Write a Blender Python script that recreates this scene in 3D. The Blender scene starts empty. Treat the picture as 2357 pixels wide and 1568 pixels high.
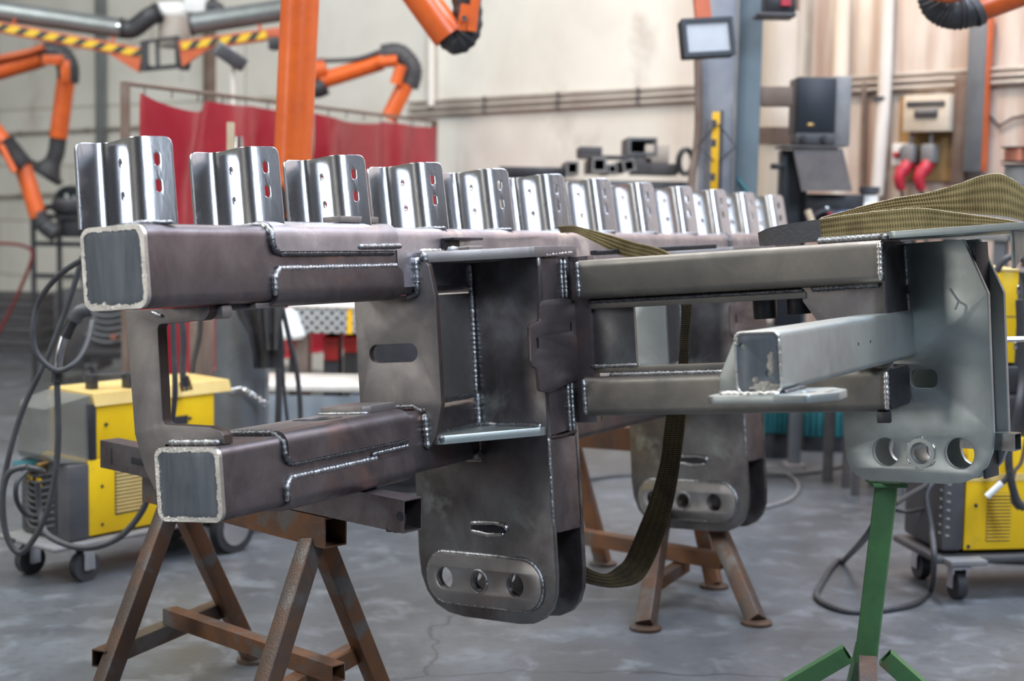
import bpy, bmesh, math, random
from mathutils import Vector, Matrix, noise
SC = bpy.context.scene
COL = SC.collection
random.seed(7)
PI = math.pi
R = math.radians
V = Vector

# ------------------------------------------------------------------ camera
FPX, CX, CY = 3500.0, 1178.5, 784.0          # focal length and centre for the 2357 x 1568 frame

class Cam:
    """A calibrated viewpoint: turns a place in the photograph into a point on a known plane."""
    def __init__(s, c, yaw, pitch, roll):
        s.C = V(c)
        yaw, pitch, roll = R(yaw), R(pitch), R(roll)
        s.F = V((-math.sin(yaw)*math.cos(pitch), math.cos(yaw)*math.cos(pitch), -math.sin(pitch)))
        r0 = V((math.cos(yaw), math.sin(yaw), 0))
        u0 = r0.cross(s.F)
        s.R = math.cos(roll)*r0 + math.sin(roll)*u0
        s.U = s.R.cross(s.F)
    def ray(s, px, py):
        return s.F + s.R*((px-CX)/FPX) + s.U*((CY-py)/FPX)
    def at(s, px, py, x=None, y=None, z=None, d=None):
        r = s.ray(px, py)
        if d is not None: return s.C + r*d
        for k, v in enumerate((x, y, z)):
            if v is not None: return s.C + r*((v-s.C[k])/r[k])
    def on(s, px, py, o, n):
        r = s.ray(px, py)
        return s.C + r*((o-s.C).dot(n)/r.dot(n))

ROOM = Cam((0, 0, 1.6), 0, 5.37, 1.03)          # the hall: X right, Y away, Z up
FRM = Cam((0, 0, 1.25), 28.25, 1.724, -3.346)   # the steel frame's own axes (it sits tilted on its trestles)
K = 0.77                                       # its size

cam_d = bpy.data.cameras.new('camera')
cam = bpy.data.objects.new('camera', cam_d)
COL.objects.link(cam)
M = Matrix((ROOM.R, ROOM.U, -ROOM.F)).transposed().to_4x4()
M.translation = ROOM.C
cam.matrix_world = M
cam_d.sensor_width = 36.0
cam_d.lens = 36.0*FPX/2357.0
cam_d.clip_end = 200
cam_d.dof.use_dof = True
cam_d.dof.focus_distance = 4.05
cam_d.dof.aperture_fstop = 2.3
SC.camera = cam

# ------------------------------------------------------------------ light
SC.view_settings.view_transform = 'Standard'
SC.view_settings.look = 'None'
SC.view_settings.gamma = 1.0
SC.view_settings.use_curve_mapping = False
SC.view_settings.exposure = 0.15
w = bpy.data.worlds.new('world'); SC.world = w
w.use_nodes = True
w.node_tree.nodes['Background'].inputs[0].default_value = (0.75, 0.85, 1.0, 1)
w.node_tree.nodes['Background'].inputs[1].default_value = 0.35

def area(name, loc, target, sx, sy, power, col):
    l = bpy.data.lights.new(name, 'AREA')
    l.shape = 'RECTANGLE'; l.size = sx; l.size_y = sy
    l.energy = power; l.color = col
    o = bpy.data.objects.new(name, l); COL.objects.link(o)
    o.location = loc
    o.rotation_euler = (V(target)-V(loc)).to_track_quat('-Z', 'Y').to_euler()
    return o
# skylight strips in the roof, a wide rooflight on the right, a work lamp by the back wall
area('skylight', (-6.5, 9.0, 7.3), (-7.2, 11.5, 0), 2.2, 15, 1150, (0.95, 0.99, 0.98))
area('skylight', (0.0, 8.0, 7.3), (0.0, 8.8, 0), 1.5, 11, 560, (0.96, 0.97, 1.0))
area('overhead_light', (3.5, -1.2, 7.3), (2.6, 1.6, 0.0), 1.7, 6.4, 1250, (0.72, 0.84, 1.0))
area('side_fill', (-15.7, -4.2, 3.0), (0, 3.0, 1.2), 5.0, 3.2, 440, (1.0, 0.985, 0.95))  # unseen light panel added on the left for the right lug to reflect
area('overhead_light', (4.4, 6.2, 7.3), (2.6, 6.0, 0.0), 1.6, 3.0, 420, (0.66, 0.80, 1.0))  # second overhead light, unseen, added to brighten the right-hand floor
area('wall_fill', (4.8, 5.4, 7.0), (7.4, 6.2, 3.6), 1.2, 0.6, 150, (0.86, 0.86, 1.0))  # unseen lamp added to wash the upper right wall that far brackets reflect
area('work_lamp', (1.5, 8.7, 5.2), (2.6, 9.9, 2.6), 0.5, 0.3, 85, (1.0, 0.70, 0.48))

# ------------------------------------------------------------------ materials
def nt(m):
    m.use_nodes = True
    t = m.node_tree
    return t, t.nodes['Principled BSDF']

def mat(name, c1, c2=None, rough=0.5, metal=0.0, scale=6.0, r2=None, bump=0.0, bscale=60.0, stretch=(1, 1, 1),
        c3=None, t3=(0.6, 0.7), s3=3.0, r3=None, lo=0.35, hi=0.65, detail=6.0, spec=None, alpha=None, m3=None):
    """Two colours mixed by a noise, an optional third colour in patches, noise driven roughness and bump."""
    m = bpy.data.materials.new(name)
    t, b = nt(m); N, L = t.nodes, t.links
    tc = N.new('ShaderNodeTexCoord'); mp = N.new('ShaderNodeMapping')
    mp.inputs['Scale'].default_value = stretch
    L.new(tc.outputs['Object'], mp.inputs['Vector'])
    def nz(s, d=detail, off=0.0):
        n = N.new('ShaderNodeTexNoise'); n.inputs['Scale'].default_value = s; n.inputs['Detail'].default_value = d
        n.inputs['Roughness'].default_value = 0.6; n.inputs['Distortion'].default_value = 0.4
        if off:
            a = N.new('ShaderNodeVectorMath'); a.inputs[1].default_value = (off, off*0.7, -off)
            L.new(mp.outputs['Vector'], a.inputs[0]); L.new(a.outputs[0], n.inputs['Vector'])
        else:
            L.new(mp.outputs['Vector'], n.inputs['Vector'])
        return n.outputs['Fac']
    def ramp(f, p0, p1, a, bb):
        r = N.new('ShaderNodeMapRange'); r.inputs['From Min'].default_value = p0; r.inputs['From Max'].default_value = p1
        r.inputs['To Min'].default_value = a; r.inputs['To Max'].default_value = bb
        L.new(f, r.inputs['Value']); return r.outputs['Result']
    def mix(f, a, bb):
        x = N.new('ShaderNodeMix'); x.data_type = 'RGBA'
        if hasattr(f, 'is_linked') or not isinstance(f, float): L.new(f, x.inputs[0])
        for k, c in ((6, a), (7, bb)):
            if isinstance(c, tuple): x.inputs[k].default_value = (*c, 1)
            else: L.new(c, x.inputs[k])
        return x.outputs[2]
    c2 = c2 or c1
    f = nz(scale)
    col = mix(ramp(f, lo, hi, 0, 1), c1, c2)
    rg = ramp(f, lo, hi, rough, rough if r2 is None else r2)
    if c3:
        g = ramp(nz(s3, 5.0, 3.7), t3[0], t3[1], 0, 1)
        col = mix(g, col, c3)
        if r3 is not None:
            x = N.new('ShaderNodeMix'); L.new(g, x.inputs[0]); L.new(rg, x.inputs[2]); x.inputs[3].default_value = r3
            rg = x.outputs[0]
        if m3 is not None:
            x = N.new('ShaderNodeMix'); L.new(g, x.inputs[0]); x.inputs[2].default_value = metal; x.inputs[3].default_value = m3
            L.new(x.outputs[0], b.inputs['Metallic'])
    L.new(col, b.inputs['Base Color']); L.new(rg, b.inputs['Roughness'])
    if not (c3 and m3 is not None): b.inputs['Metallic'].default_value = metal
    if spec is not None: b.inputs['Specular IOR Level'].default_value = spec
    if alpha is not None: b.inputs['Alpha'].default_value = alpha
    if bump:
        bp = N.new('ShaderNodeBump'); bp.inputs['Strength'].default_value = bump; bp.inputs['Distance'].default_value = 0.01
        L.new(nz(bscale, 4.0, 1.3), bp.inputs['Height']); L.new(bp.outputs['Normal'], b.inputs['Normal'])
    return m

MT = {}
def D(k, *a, **kw): MT[k] = mat(k, *a, **kw)
# bare steels
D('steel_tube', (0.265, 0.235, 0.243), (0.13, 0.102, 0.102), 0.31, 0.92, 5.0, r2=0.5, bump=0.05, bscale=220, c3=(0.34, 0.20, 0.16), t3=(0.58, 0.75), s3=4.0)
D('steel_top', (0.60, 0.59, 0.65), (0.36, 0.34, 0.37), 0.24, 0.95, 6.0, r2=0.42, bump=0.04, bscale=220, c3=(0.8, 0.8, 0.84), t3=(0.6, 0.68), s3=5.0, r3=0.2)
D('steel_beam', (0.30, 0.275, 0.24), (0.20, 0.185, 0.165), 0.42, 0.9, 7.0, r2=0.55, bump=0.05, bscale=260)
D('steel_lug', (0.31, 0.305, 0.31), (0.115, 0.10, 0.10), 0.27, 0.94, 3.6, r2=0.46, bump=0.04, bscale=240, c3=(0.34, 0.375, 0.36), t3=(0.54, 0.64), s3=3.4)
D('steel_boss', (0.47, 0.455, 0.455), (0.30, 0.285, 0.285), 0.26, 0.95, 5.0, r2=0.4, bump=0.05, bscale=200)
D('steel_pale', (0.51, 0.555, 0.535), (0.36, 0.37, 0.365), 0.36, 0.85, 3.2, r2=0.48, bump=0.04, bscale=260, c3=(0.52, 0.57, 0.55), t3=(0.5, 0.62), s3=2.4)
D('steel_plate', (0.34, 0.31, 0.295), (0.23, 0.205, 0.2), 0.46, 0.88, 6.0, r2=0.58, bump=0.07, bscale=320)
D('steel_bracket', (0.60, 0.595, 0.60), (0.44, 0.43, 0.44), 0.2, 1.0, 4.0, r2=0.32, bump=0.05, bscale=60, stretch=(1, 1, 0.15))
D('steel_cap', (0.20, 0.22, 0.24), (0.13, 0.145, 0.165), 0.5, 0.75, 8.0, r2=0.62, bump=0.06, bscale=160, stretch=(3, 3, 0.5))
D('ground_steel', (0.80, 0.78, 0.74), (0.60, 0.57, 0.53), 0.28, 1.0, 14.0, r2=0.42, bump=0.2, bscale=180)
D('weld', (0.52, 0.52, 0.53), (0.22, 0.22, 0.23), 0.25, 1.0, 60.0, r2=0.45, bump=0.3, bscale=150)
D('weld_dark', (0.22, 0.22, 0.23), (0.10, 0.10, 0.105), 0.3, 0.95, 60.0, r2=0.5, bump=0.3, bscale=150)
D('steel_dark', (0.085, 0.08, 0.085), (0.05, 0.05, 0.055), 0.38, 0.8, 9.0, r2=0.55, bump=0.08, bscale=150)
D('edge_brown', (0.085, 0.055, 0.045), (0.05, 0.036, 0.032), 0.55, 0.5, 12.0, bump=0.1, bscale=200)
# rust and paint
D('rust', (0.20, 0.085, 0.035), (0.11, 0.06, 0.04), 0.62, 0.35, 9.0, r2=0.5, bump=0.25, bscale=160, c3=(0.13, 0.115, 0.105), t3=(0.52, 0.62), s3=6.0, r3=0.4)
D('rust_dark', (0.125, 0.066, 0.04), (0.078, 0.06, 0.052), 0.5, 0.45, 9.0, r2=0.42, bump=0.2, bscale=160, c3=(0.125, 0.112, 0.104), t3=(0.5, 0.62), s3=6.0, r3=0.35)
D('green_paint', (0.060, 0.17, 0.055), (0.045, 0.115, 0.045), 0.45, 0.0, 7.0, r2=0.6, bump=0.1, bscale=120, c3=(0.13, 0.075, 0.04), t3=(0.62, 0.7), s3=5.0)
D('orange_paint', (0.76, 0.145, 0.028), (0.62, 0.105, 0.02), 0.28, 0.0, 6.0, r2=0.4, bump=0.08, bscale=30)
D('orange_dull', (0.60, 0.13, 0.035), (0.42, 0.08, 0.025), 0.45, 0.0, 5.0)
D('yellow_paint', (0.88, 0.56, 0.006), (0.82, 0.49, 0.006), 0.42, 0.0, 4.0, c3=(0.52, 0.33, 0.03), t3=(0.62, 0.8), s3=5.0)
D('yellow_top', (0.80, 0.60, 0.24), (0.70, 0.48, 0.16), 0.35, 0.0, 4.0)
D('black_rubber', (0.035, 0.035, 0.038), (0.05, 0.05, 0.055), 0.5, 0.0, 12.0)
D('cable_grey', (0.045, 0.045, 0.05), (0.07, 0.07, 0.075), 0.5, 0.0, 12.0)
D('black_plastic', (0.022, 0.022, 0.026), (0.04, 0.04, 0.045), 0.4, 0.0, 8.0)
D('dark_grey', (0.06, 0.06, 0.07), (0.09, 0.085, 0.085), 0.55, 0.0, 6.0)
D('tool_grey', (0.20, 0.20, 0.21), (0.27, 0.26, 0.25), 0.5, 0.1, 6.0)
D('navy_metal', (0.022, 0.027, 0.036), (0.03, 0.034, 0.042), 0.45, 0.2, 6.0)
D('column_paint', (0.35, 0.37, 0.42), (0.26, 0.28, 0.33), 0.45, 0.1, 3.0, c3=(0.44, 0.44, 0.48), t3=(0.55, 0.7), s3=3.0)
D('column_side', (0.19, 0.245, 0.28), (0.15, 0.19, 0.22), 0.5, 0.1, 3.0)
D('brown_steel', (0.16, 0.10, 0.075), (0.22, 0.17, 0.14), 0.6, 0.2, 5.0)
D('duct_grey', (0.26, 0.28, 0.28), (0.20, 0.215, 0.21), 0.38, 0.5, 4.0)
D('duct_cream', (0.84, 0.73, 0.60), (0.66, 0.55, 0.44), 0.5, 0.0, 3.0, stretch=(1, 1, 0.3))
D('pipe_white', (0.78, 0.74, 0.68), (0.62, 0.56, 0.50), 0.45, 0.0, 3.0, stretch=(1, 1, 0.4))
D('conduit', (0.50, 0.46, 0.40), (0.36, 0.31, 0.27), 0.55, 0.1, 3.0)
D('white_plastic', (0.80, 0.80, 0.78), (0.72, 0.72, 0.70), 0.4)
D('glass_white', (0.54, 0.56, 0.59), (0.48, 0.50, 0.53), 0.15)
D('beige_box', (0.70, 0.62, 0.50), (0.58, 0.48, 0.37), 0.55, 0.0, 5.0)
D('ochre_board', (0.40, 0.25, 0.10), (0.28, 0.16, 0.06), 0.7, 0.0, 4.0)
D('red_plastic', (0.50, 0.03, 0.05), (0.42, 0.02, 0.04), 0.4)
D('red_hose', (0.16, 0.02, 0.02), (0.12, 0.02, 0.02), 0.5)
D('red_bin', (0.48, 0.02, 0.015), (0.40, 0.015, 0.012), 0.5)
D('copper', (0.55, 0.22, 0.15), (0.45, 0.17, 0.12), 0.35, 0.6, 8.0)
D('brass', (0.60, 0.38, 0.15), (0.45, 0.27, 0.10), 0.3, 0.9, 8.0)
D('chrome', (0.75, 0.75, 0.77), (0.6, 0.6, 0.62), 0.18, 1.0, 8.0)
D('wood_pale', (0.60, 0.50, 0.36), (0.48, 0.38, 0.26), 0.6, 0.0, 5.0)
D('teal', (0.02, 0.17, 0.19), (0.015, 0.11, 0.13), 0.5)
D('blue_cloth', (0.03, 0.08, 0.22), (0.025, 0.035, 0.06), 0.6, 0.0, 10.0)
D('charcoal_cloth', (0.085, 0.08, 0.082), (0.06, 0.056, 0.06), 0.85, 0.0, 10.0, bump=0.2, bscale=90)
D('pale_sheet', (0.52, 0.57, 0.62), (0.42, 0.47, 0.52), 0.4, 0.0, 5.0, c3=(0.6, 0.56, 0.45), t3=(0.62, 0.7), s3=6.0)
D('clear_grey', (0.25, 0.255, 0.235), (0.18, 0.18, 0.165), 0.2, 0.0, 5.0, alpha=0.62)
D('grey_cloth', (0.15, 0.143, 0.143), (0.11, 0.105, 0.108), 0.85, 0.0, 10.0, bump=0.2, bscale=90)
D('steel_patch', (0.62, 0.61, 0.60), (0.45, 0.44, 0.44), 0.25, 1.0, 40.0, r2=0.35, bump=0.15, bscale=200)
D('post_grey', (0.17, 0.18, 0.195), (0.12, 0.13, 0.14), 0.5, 0.2, 4.0)
D('amber', (0.9, 0.50, 0.02), None, 0.4)
# ------------------------------------------------------------------ materials with a pattern of their own
def mat_floor():
    m = mat('floor_concrete', (0.120, 0.129, 0.142), (0.068, 0.072, 0.079), 0.5, 0.0, 1.6, r2=0.38, bump=0.12, bscale=30, c3=(0.165, 0.178, 0.197), t3=(0.52, 0.7), s3=6.0, lo=0.34, hi=0.66, detail=10)
    t = m.node_tree; N, L = t.nodes, t.links; b = N['Principled BSDF']
    tc = N.new('ShaderNodeTexCoord')
    n = N.new('ShaderNodeTexNoise'); n.inputs['Scale'].default_value = 22; n.inputs['Detail'].default_value = 8
    L.new(tc.outputs['Object'], n.inputs['Vector'])
    r = N.new('ShaderNodeMapRange'); r.inputs['From Min'].default_value = 0.52; r.inputs['From Max'].default_value = 0.72
    L.new(n.outputs['Fac'], r.inputs['Value'])
    # hairline cracks
    v = N.new('ShaderNodeTexVoronoi'); v.feature = 'DISTANCE_TO_EDGE'; v.inputs['Scale'].default_value = 0.45
    dn = N.new('ShaderNodeTexNoise'); dn.inputs['Scale'].default_value = 3.0; dn.inputs['Detail'].default_value = 6
    L.new(tc.outputs['Object'], dn.inputs['Vector'])
    ad = N.new('ShaderNodeMix'); ad.data_type = 'VECTOR'; ad.inputs[0].default_value = 0.25
    L.new(tc.outputs['Object'], ad.inputs[4]); L.new(dn.outputs['Color'], ad.inputs[5])
    L.new(ad.outputs[1], v.inputs['Vector'])
    cr = N.new('ShaderNodeMapRange'); cr.inputs['From Min'].default_value = 0.0; cr.inputs['From Max'].default_value = 0.004
    cr.inputs['To Min'].default_value = 0.45; cr.inputs['To Max'].default_value = 1.0
    L.new(v.outputs['Distance'], cr.inputs['Value'])
    old = b.inputs['Base Color'].links[0].from_socket
    x = N.new('ShaderNodeMix'); x.data_type = 'RGBA'; x.blend_type = 'MULTIPLY'; x.inputs[0].default_value = 1
    L.new(old, x.inputs[6]); L.new(cr.outputs['Result'], x.inputs[7])
    y = N.new('ShaderNodeMix'); y.data_type = 'RGBA'; L.new(r.outputs['Result'], y.inputs[0])
    L.new(x.outputs[2], y.inputs[6]); y.inputs[7].default_value = (0.06, 0.06, 0.06, 1)
    mf = N.new('ShaderNodeMix'); mf.data_type = 'RGBA'; mf.inputs[0].default_value = 0.45
    L.new(x.outputs[2], mf.inputs[6]); L.new(y.outputs[2], mf.inputs[7])
    L.new(mf.outputs[2], b.inputs['Base Color'])
    return m
MT['floor'] = mat_floor()

def mat_wall():
    m = mat('wall_plaster', (0.80, 0.775, 0.70), (0.66, 0.62, 0.54), 0.75, 0.0, 0.9, bump=0.05, bscale=14, c3=(0.30, 0.235, 0.185), t3=(0.60, 0.82), s3=0.75, lo=0.42, hi=0.74, detail=9)
    t = m.node_tree; N, L = t.nodes, t.links; b = N['Principled BSDF']
    tc = N.new('ShaderNodeTexCoord')
    sp = N.new('ShaderNodeSeparateXYZ'); L.new(tc.outputs['Object'], sp.inputs[0])
    cb = N.new('ShaderNodeCombineXYZ'); L.new(sp.outputs['X'], cb.inputs[0]); L.new(sp.outputs['Z'], cb.inputs[1])
    br = N.new('ShaderNodeTexBrick'); br.inputs['Scale'].default_value = 1.0
    br.inputs['Brick Width'].default_value = 3.0; br.inputs['Row Height'].default_value = 0.62
    br.inputs['Mortar Size'].default_value = 0.012; br.inputs['Color1'].default_value = (1, 1, 1, 1); br.inputs['Color2'].default_value = (0.94, 0.94, 0.93, 1)
    br.inputs['Mortar'].default_value = (0.62, 0.60, 0.55, 1)
    L.new(cb.outputs[0], br.inputs['Vector'])
    # rusty run-down streaks and a pinkish right hand bay, part stain, part painted-in light
    st = N.new('ShaderNodeTexNoise'); st.inputs['Scale'].default_value = 1.0; st.inputs['Detail'].default_value = 6
    mp = N.new('ShaderNodeMapping'); mp.inputs['Scale'].default_value = (5.0, 1, 0.5); L.new(tc.outputs['Object'], mp.inputs[0]); L.new(mp.outputs[0], st.inputs['Vector'])
    gx = N.new('ShaderNodeMapRange'); gx.inputs['From Min'].default_value = 9.2; gx.inputs['From Max'].default_value = 10.4; L.new(sp.outputs['X'], gx.inputs['Value'])
    sr = N.new('ShaderNodeMapRange'); sr.inputs['From Min'].default_value = 0.30; sr.inputs['From Max'].default_value = 0.60; L.new(st.outputs['Fac'], sr.inputs['Value'])
    ml = N.new('ShaderNodeMath'); ml.operation = 'MULTIPLY'; L.new(gx.outputs[0], ml.inputs[0]); L.new(sr.outputs[0], ml.inputs[1])
    old = b.inputs['Base Color'].links[0].from_socket
    x = N.new('ShaderNodeMix'); x.data_type = 'RGBA'; x.blend_type = 'MULTIPLY'; x.inputs[0].default_value = 1
    L.new(old, x.inputs[6]); L.new(br.outputs['Color'], x.inputs[7])
    # brick courses only on the older left bay
    gl = N.new('ShaderNodeMapRange'); gl.inputs['From Min'].default_value = 5.6; gl.inputs['From Max'].default_value = 5.3; L.new(sp.outputs['X'], gl.inputs['Value'])
    L.new(gl.outputs[0], x.inputs[0])
    y = N.new('ShaderNodeMix'); y.data_type = 'RGBA'; L.new(ml.outputs[0], y.inputs[0]); L.new(x.outputs[2], y.inputs[6]); y.inputs[7].default_value = (0.42, 0.29, 0.23, 1)
    L.new(y.outputs[2], b.inputs['Base Color'])
    return m
MT['wall'] = mat_wall()

def mat_stripes():
    m = bpy.data.materials.new('hazard_stripes'); t, b = nt(m); N, L = t.nodes, t.links
    tc = N.new('ShaderNodeTexCoord'); sp = N.new('ShaderNodeSeparateXYZ'); L.new(tc.outputs['Object'], sp.inputs[0])
    a = N.new('ShaderNodeMath'); a.operation = 'SUBTRACT'; L.new(sp.outputs['X'], a.inputs[0]); L.new(sp.outputs['Z'], a.inputs[1])
    d = N.new('ShaderNodeMath'); d.operation = 'MULTIPLY'; d.inputs[1].default_value = 6.6; L.new(a.outputs[0], d.inputs[0])
    f = N.new('ShaderNodeMath'); f.operation = 'FRACT'; L.new(d.outputs[0], f.inputs[0])
    g = N.new('ShaderNodeMath'); g.operation = 'GREATER_THAN'; g.inputs[1].default_value = 0.56; L.new(f.outputs[0], g.inputs[0])
    x = N.new('ShaderNodeMix'); x.data_type = 'RGBA'; L.new(g.outputs[0], x.inputs[0]); x.inputs[6].default_value = (0.72, 0.46, 0.02, 1); x.inputs[7].default_value = (0.03, 0.03, 0.03, 1)
    L.new(x.outputs[2], b.inputs['Base Color']); b.inputs['Roughness'].default_value = 0.5
    return m
MT['stripes'] = mat_stripes()

def mat_webbing(name, c1, c2, rib=900.0):
    m = mat(name, c1, c2, 0.85, 0.0, 9.0, spec=0.2)
    t = m.node_tree; N, L = t.nodes, t.links; b = N['Principled BSDF']
    uv = N.new('ShaderNodeUVMap'); sp = N.new('ShaderNodeSeparateXYZ'); L.new(uv.outputs[0], sp.inputs[0])
    def saw(k, s):
        a = N.new('ShaderNodeMath'); a.operation = 'MULTIPLY'; a.inputs[1].default_value = s; L.new(sp.outputs[k], a.inputs[0])
        q = N.new('ShaderNodeMath'); q.operation = 'SINE'; L.new(a.outputs[0], q.inputs[0]); return q.outputs[0]
    h = N.new('ShaderNodeMath'); h.operation = 'ADD'; L.new(saw(0, rib), h.inputs[0]); L.new(saw(1, 26.0), h.inputs[1])
    bp = N.new('ShaderNodeBump'); bp.inputs['Strength'].default_value = 0.7; bp.inputs['Distance'].default_value = 0.002
    L.new(h.outputs[0], bp.inputs['Height']); L.new(bp.outputs[0], b.inputs['Normal'])
    r = N.new('ShaderNodeMapRange'); r.inputs['From Min'].default_value = -1.6; r.inputs['From Max'].default_value = 0.3; r.inputs['To Min'].default_value = 0.62; r.inputs['To Max'].default_value = 1.0
    L.new(h.outputs[0], r.inputs['Value'])
    old = b.inputs['Base Color'].links[0].from_socket
    x = N.new('ShaderNodeMix'); x.data_type = 'RGBA'; x.blend_type = 'MULTIPLY'; x.inputs[0].default_value = 1
    L.new(old, x.inputs[6]); L.new(r.outputs[0], x.inputs[7]); L.new(x.outputs[2], b.inputs['Base Color'])
    return m
MT['webbing'] = mat_webbing('olive_webbing', (0.345, 0.265, 0.12), (0.19, 0.14, 0.062))
MT['webbing_shaded'] = mat_webbing('shaded_webbing', (0.062, 0.047, 0.022), (0.03, 0.023, 0.013))  # same webbing, darkened to put the hanging part's shade into the colour
MT['sleeve'] = mat('sling_sleeve', (0.095, 0.088, 0.088), (0.065, 0.06, 0.062), 0.8, bump=0.3, bscale=70)

def mat_curtain():
    m = mat('red_curtain', (0.60, 0.055, 0.085), (0.50, 0.03, 0.05), 0.2, 0.0, 2.0)
    b = m.node_tree.nodes['Principled BSDF']
    b.inputs['Transmission Weight'].default_value = 0.12
    return m
MT['curtain'] = mat_curtain()

def mat_perf():
    m = bpy.data.materials.new('perforated_steel'); t, b = nt(m); N, L = t.nodes, t.links
    tc = N.new('ShaderNodeTexCoord'); sp = N.new('ShaderNodeSeparateXYZ'); L.new(tc.outputs['Object'], sp.inputs[0])
    cb = N.new('ShaderNodeCombineXYZ')
    ad = N.new('ShaderNodeMath'); ad.operation = 'ADD'; L.new(sp.outputs['X'], ad.inputs[0]); L.new(sp.outputs['Z'], ad.inputs[1])
    sb = N.new('ShaderNodeMath'); sb.operation = 'SUBTRACT'; L.new(sp.outputs['X'], sb.inputs[0]); L.new(sp.outputs['Z'], sb.inputs[1])
    L.new(ad.outputs[0], cb.inputs[0]); L.new(sb.outputs[0], cb.inputs[1])
    v = N.new('ShaderNodeTexVoronoi'); v.inputs['Scale'].default_value = 18; v.inputs['Randomness'].default_value = 0; v.voronoi_dimensions = '2D'
    L.new(cb.outputs[0], v.inputs['Vector'])
    g = N.new('ShaderNodeMath'); g.operation = 'LESS_THAN'; g.inputs[1].default_value = 0.27; L.new(v.outputs['Distance'], g.inputs[0])
    x = N.new('ShaderNodeMix'); x.data_type = 'RGBA'; L.new(g.outputs[0], x.inputs[0]); x.inputs[6].default_value = (0.42, 0.42, 0.42, 1); x.inputs[7].default_value = (0.02, 0.02, 0.02, 1)
    L.new(x.outputs[2], b.inputs['Base Color']); b.inputs['Roughness'].default_value = 0.45; b.inputs['Metallic'].default_value = 0.3
    return m
MT['perf'] = mat_perf()

# ------------------------------------------------------------------ mesh helpers
def finish(bm, name, m, parent=None, smooth=40, loc=None):
    bmesh.ops.recalc_face_normals(bm, faces=bm.faces)
    me = bpy.data.meshes.new(name)
    bm.to_mesh(me); bm.free()
    if smooth:
        me.shade_smooth(); me.set_sharp_from_angle(angle=R(smooth))
    me.materials.append(MT[m] if isinstance(m, str) else m)
    o = bpy.data.objects.new(name, me); COL.objects.link(o)
    if parent: o.parent = parent
    if loc: o.location = loc
    return o

def tag(o, label, cat, group=None, kind=None):
    if label: o['label'] = label
    if cat: o['category'] = cat
    if group: o['group'] = group
    if kind: o['kind'] = kind
    return o

def thing(name, label, cat, loc=(0, 0, 0), rz=0.0, group=None):
    o = bpy.data.objects.new(name, None); COL.objects.link(o)
    o.empty_display_size = 0.1
    o.location = loc; o.rotation_euler = (0, 0, rz)
    return tag(o, label, cat, group)

def NB(): return bmesh.new()

def box(bm, lo, hi, bev=0.0, M=None, seg=2):
    c = [(a+b)/2 for a, b in zip(lo, hi)]; s = [abs(b-a) for a, b in zip(lo, hi)]
    r = bmesh.ops.create_cube(bm, size=1.0)
    vs = r['verts']
    bmesh.ops.scale(bm, vec=s, verts=vs); bmesh.ops.translate(bm, vec=c, verts=vs)
    if bev:
        es = list({e for v in vs for e in v.link_edges})
        rr = bmesh.ops.bevel(bm, geom=es, offset=bev, segments=seg, profile=0.5, affect='EDGES')
        vs = list({v for f in rr['faces'] for v in f.verts} | {v for v in vs if v.is_valid})
    if M is not None: bmesh.ops.transform(bm, matrix=M, verts=vs)
    return vs

def frame_of(d, up=V((0, 0, 1))):
    d = d.normalized()
    if abs(d.dot(up)) > 0.98: up = V((0, 1, 0))
    x = d.cross(up).normalized(); y = x.cross(d).normalized()
    return x, y

def smooth_path(pts, n=8, closed=False):
    P = [V(p) for p in pts]; out = []
    N = len(P)
    for i in range(N if closed else N-1):
        if closed: a, b, c, d = P[(i-1) % N], P[i], P[(i+1) % N], P[(i+2) % N]
        else: a, b, c, d = P[max(i-1, 0)], P[i], P[i+1], P[min(i+2, N-1)]
        for k in range(n):
            t = k/n
            out.append(0.5*((2*b)+(c-a)*t+(2*a-5*b+4*c-d)*t*t+(3*b-a-3*c+d)*t*t*t))
    if not closed: out.append(P[-1])
    return out

def tube(bm, pts, r, seg=10, caps=True, rf=None):
    """Round tube along a polyline (parallel transport)."""
    P = [V(p) for p in pts]
    x, y = frame_of(P[1]-P[0]); rings = []
    for i, p in enumerate(P):
        d = (P[min(i+1, len(P)-1)]-P[max(i-1, 0)]).normalized()
        x = (x-d*x.dot(d)).normalized(); y = d.cross(x)
        rr = rf(i/(len(P)-1)) if rf else r
        rings.append([bm.verts.new(p+(x*math.cos(2*PI*k/seg)+y*math.sin(2*PI*k/seg))*rr) for k in range(seg)])
    for a, b in zip(rings, rings[1:]):
        for k in range(seg): bm.faces.new((a[k], a[(k+1) % seg], b[(k+1) % seg], b[k]))
    if caps:
        bm.faces.new(rings[0][::-1]); bm.faces.new(rings[-1])

def loft(bm, rings, caps=True, closed=True):
    R_ = [[bm.verts.new(V(p)) for p in r] for r in rings]
    n = len(R_[0])
    for a, b in zip(R_, R_[1:]):
        for k in range(n if closed else n-1): bm.faces.new((a[k], a[(k+1) % n], b[(k+1) % n], b[k]))
    if caps: bm.faces.new(R_[0][::-1]); bm.faces.new(R_[-1])
    return R_

def rrect(x0, x1, z0, z1, r, n=5):
    out = []
    for cx, cz, a in ((x1-r, z1-r, 0), (x0+r, z1-r, 90), (x0+r, z0+r, 180), (x1-r, z0+r, 270)):
        for k in range(n+1):
            t = R(a+90*k/n); out.append((cx+r*math.cos(t), cz+r*math.sin(t)))
    return out

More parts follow.
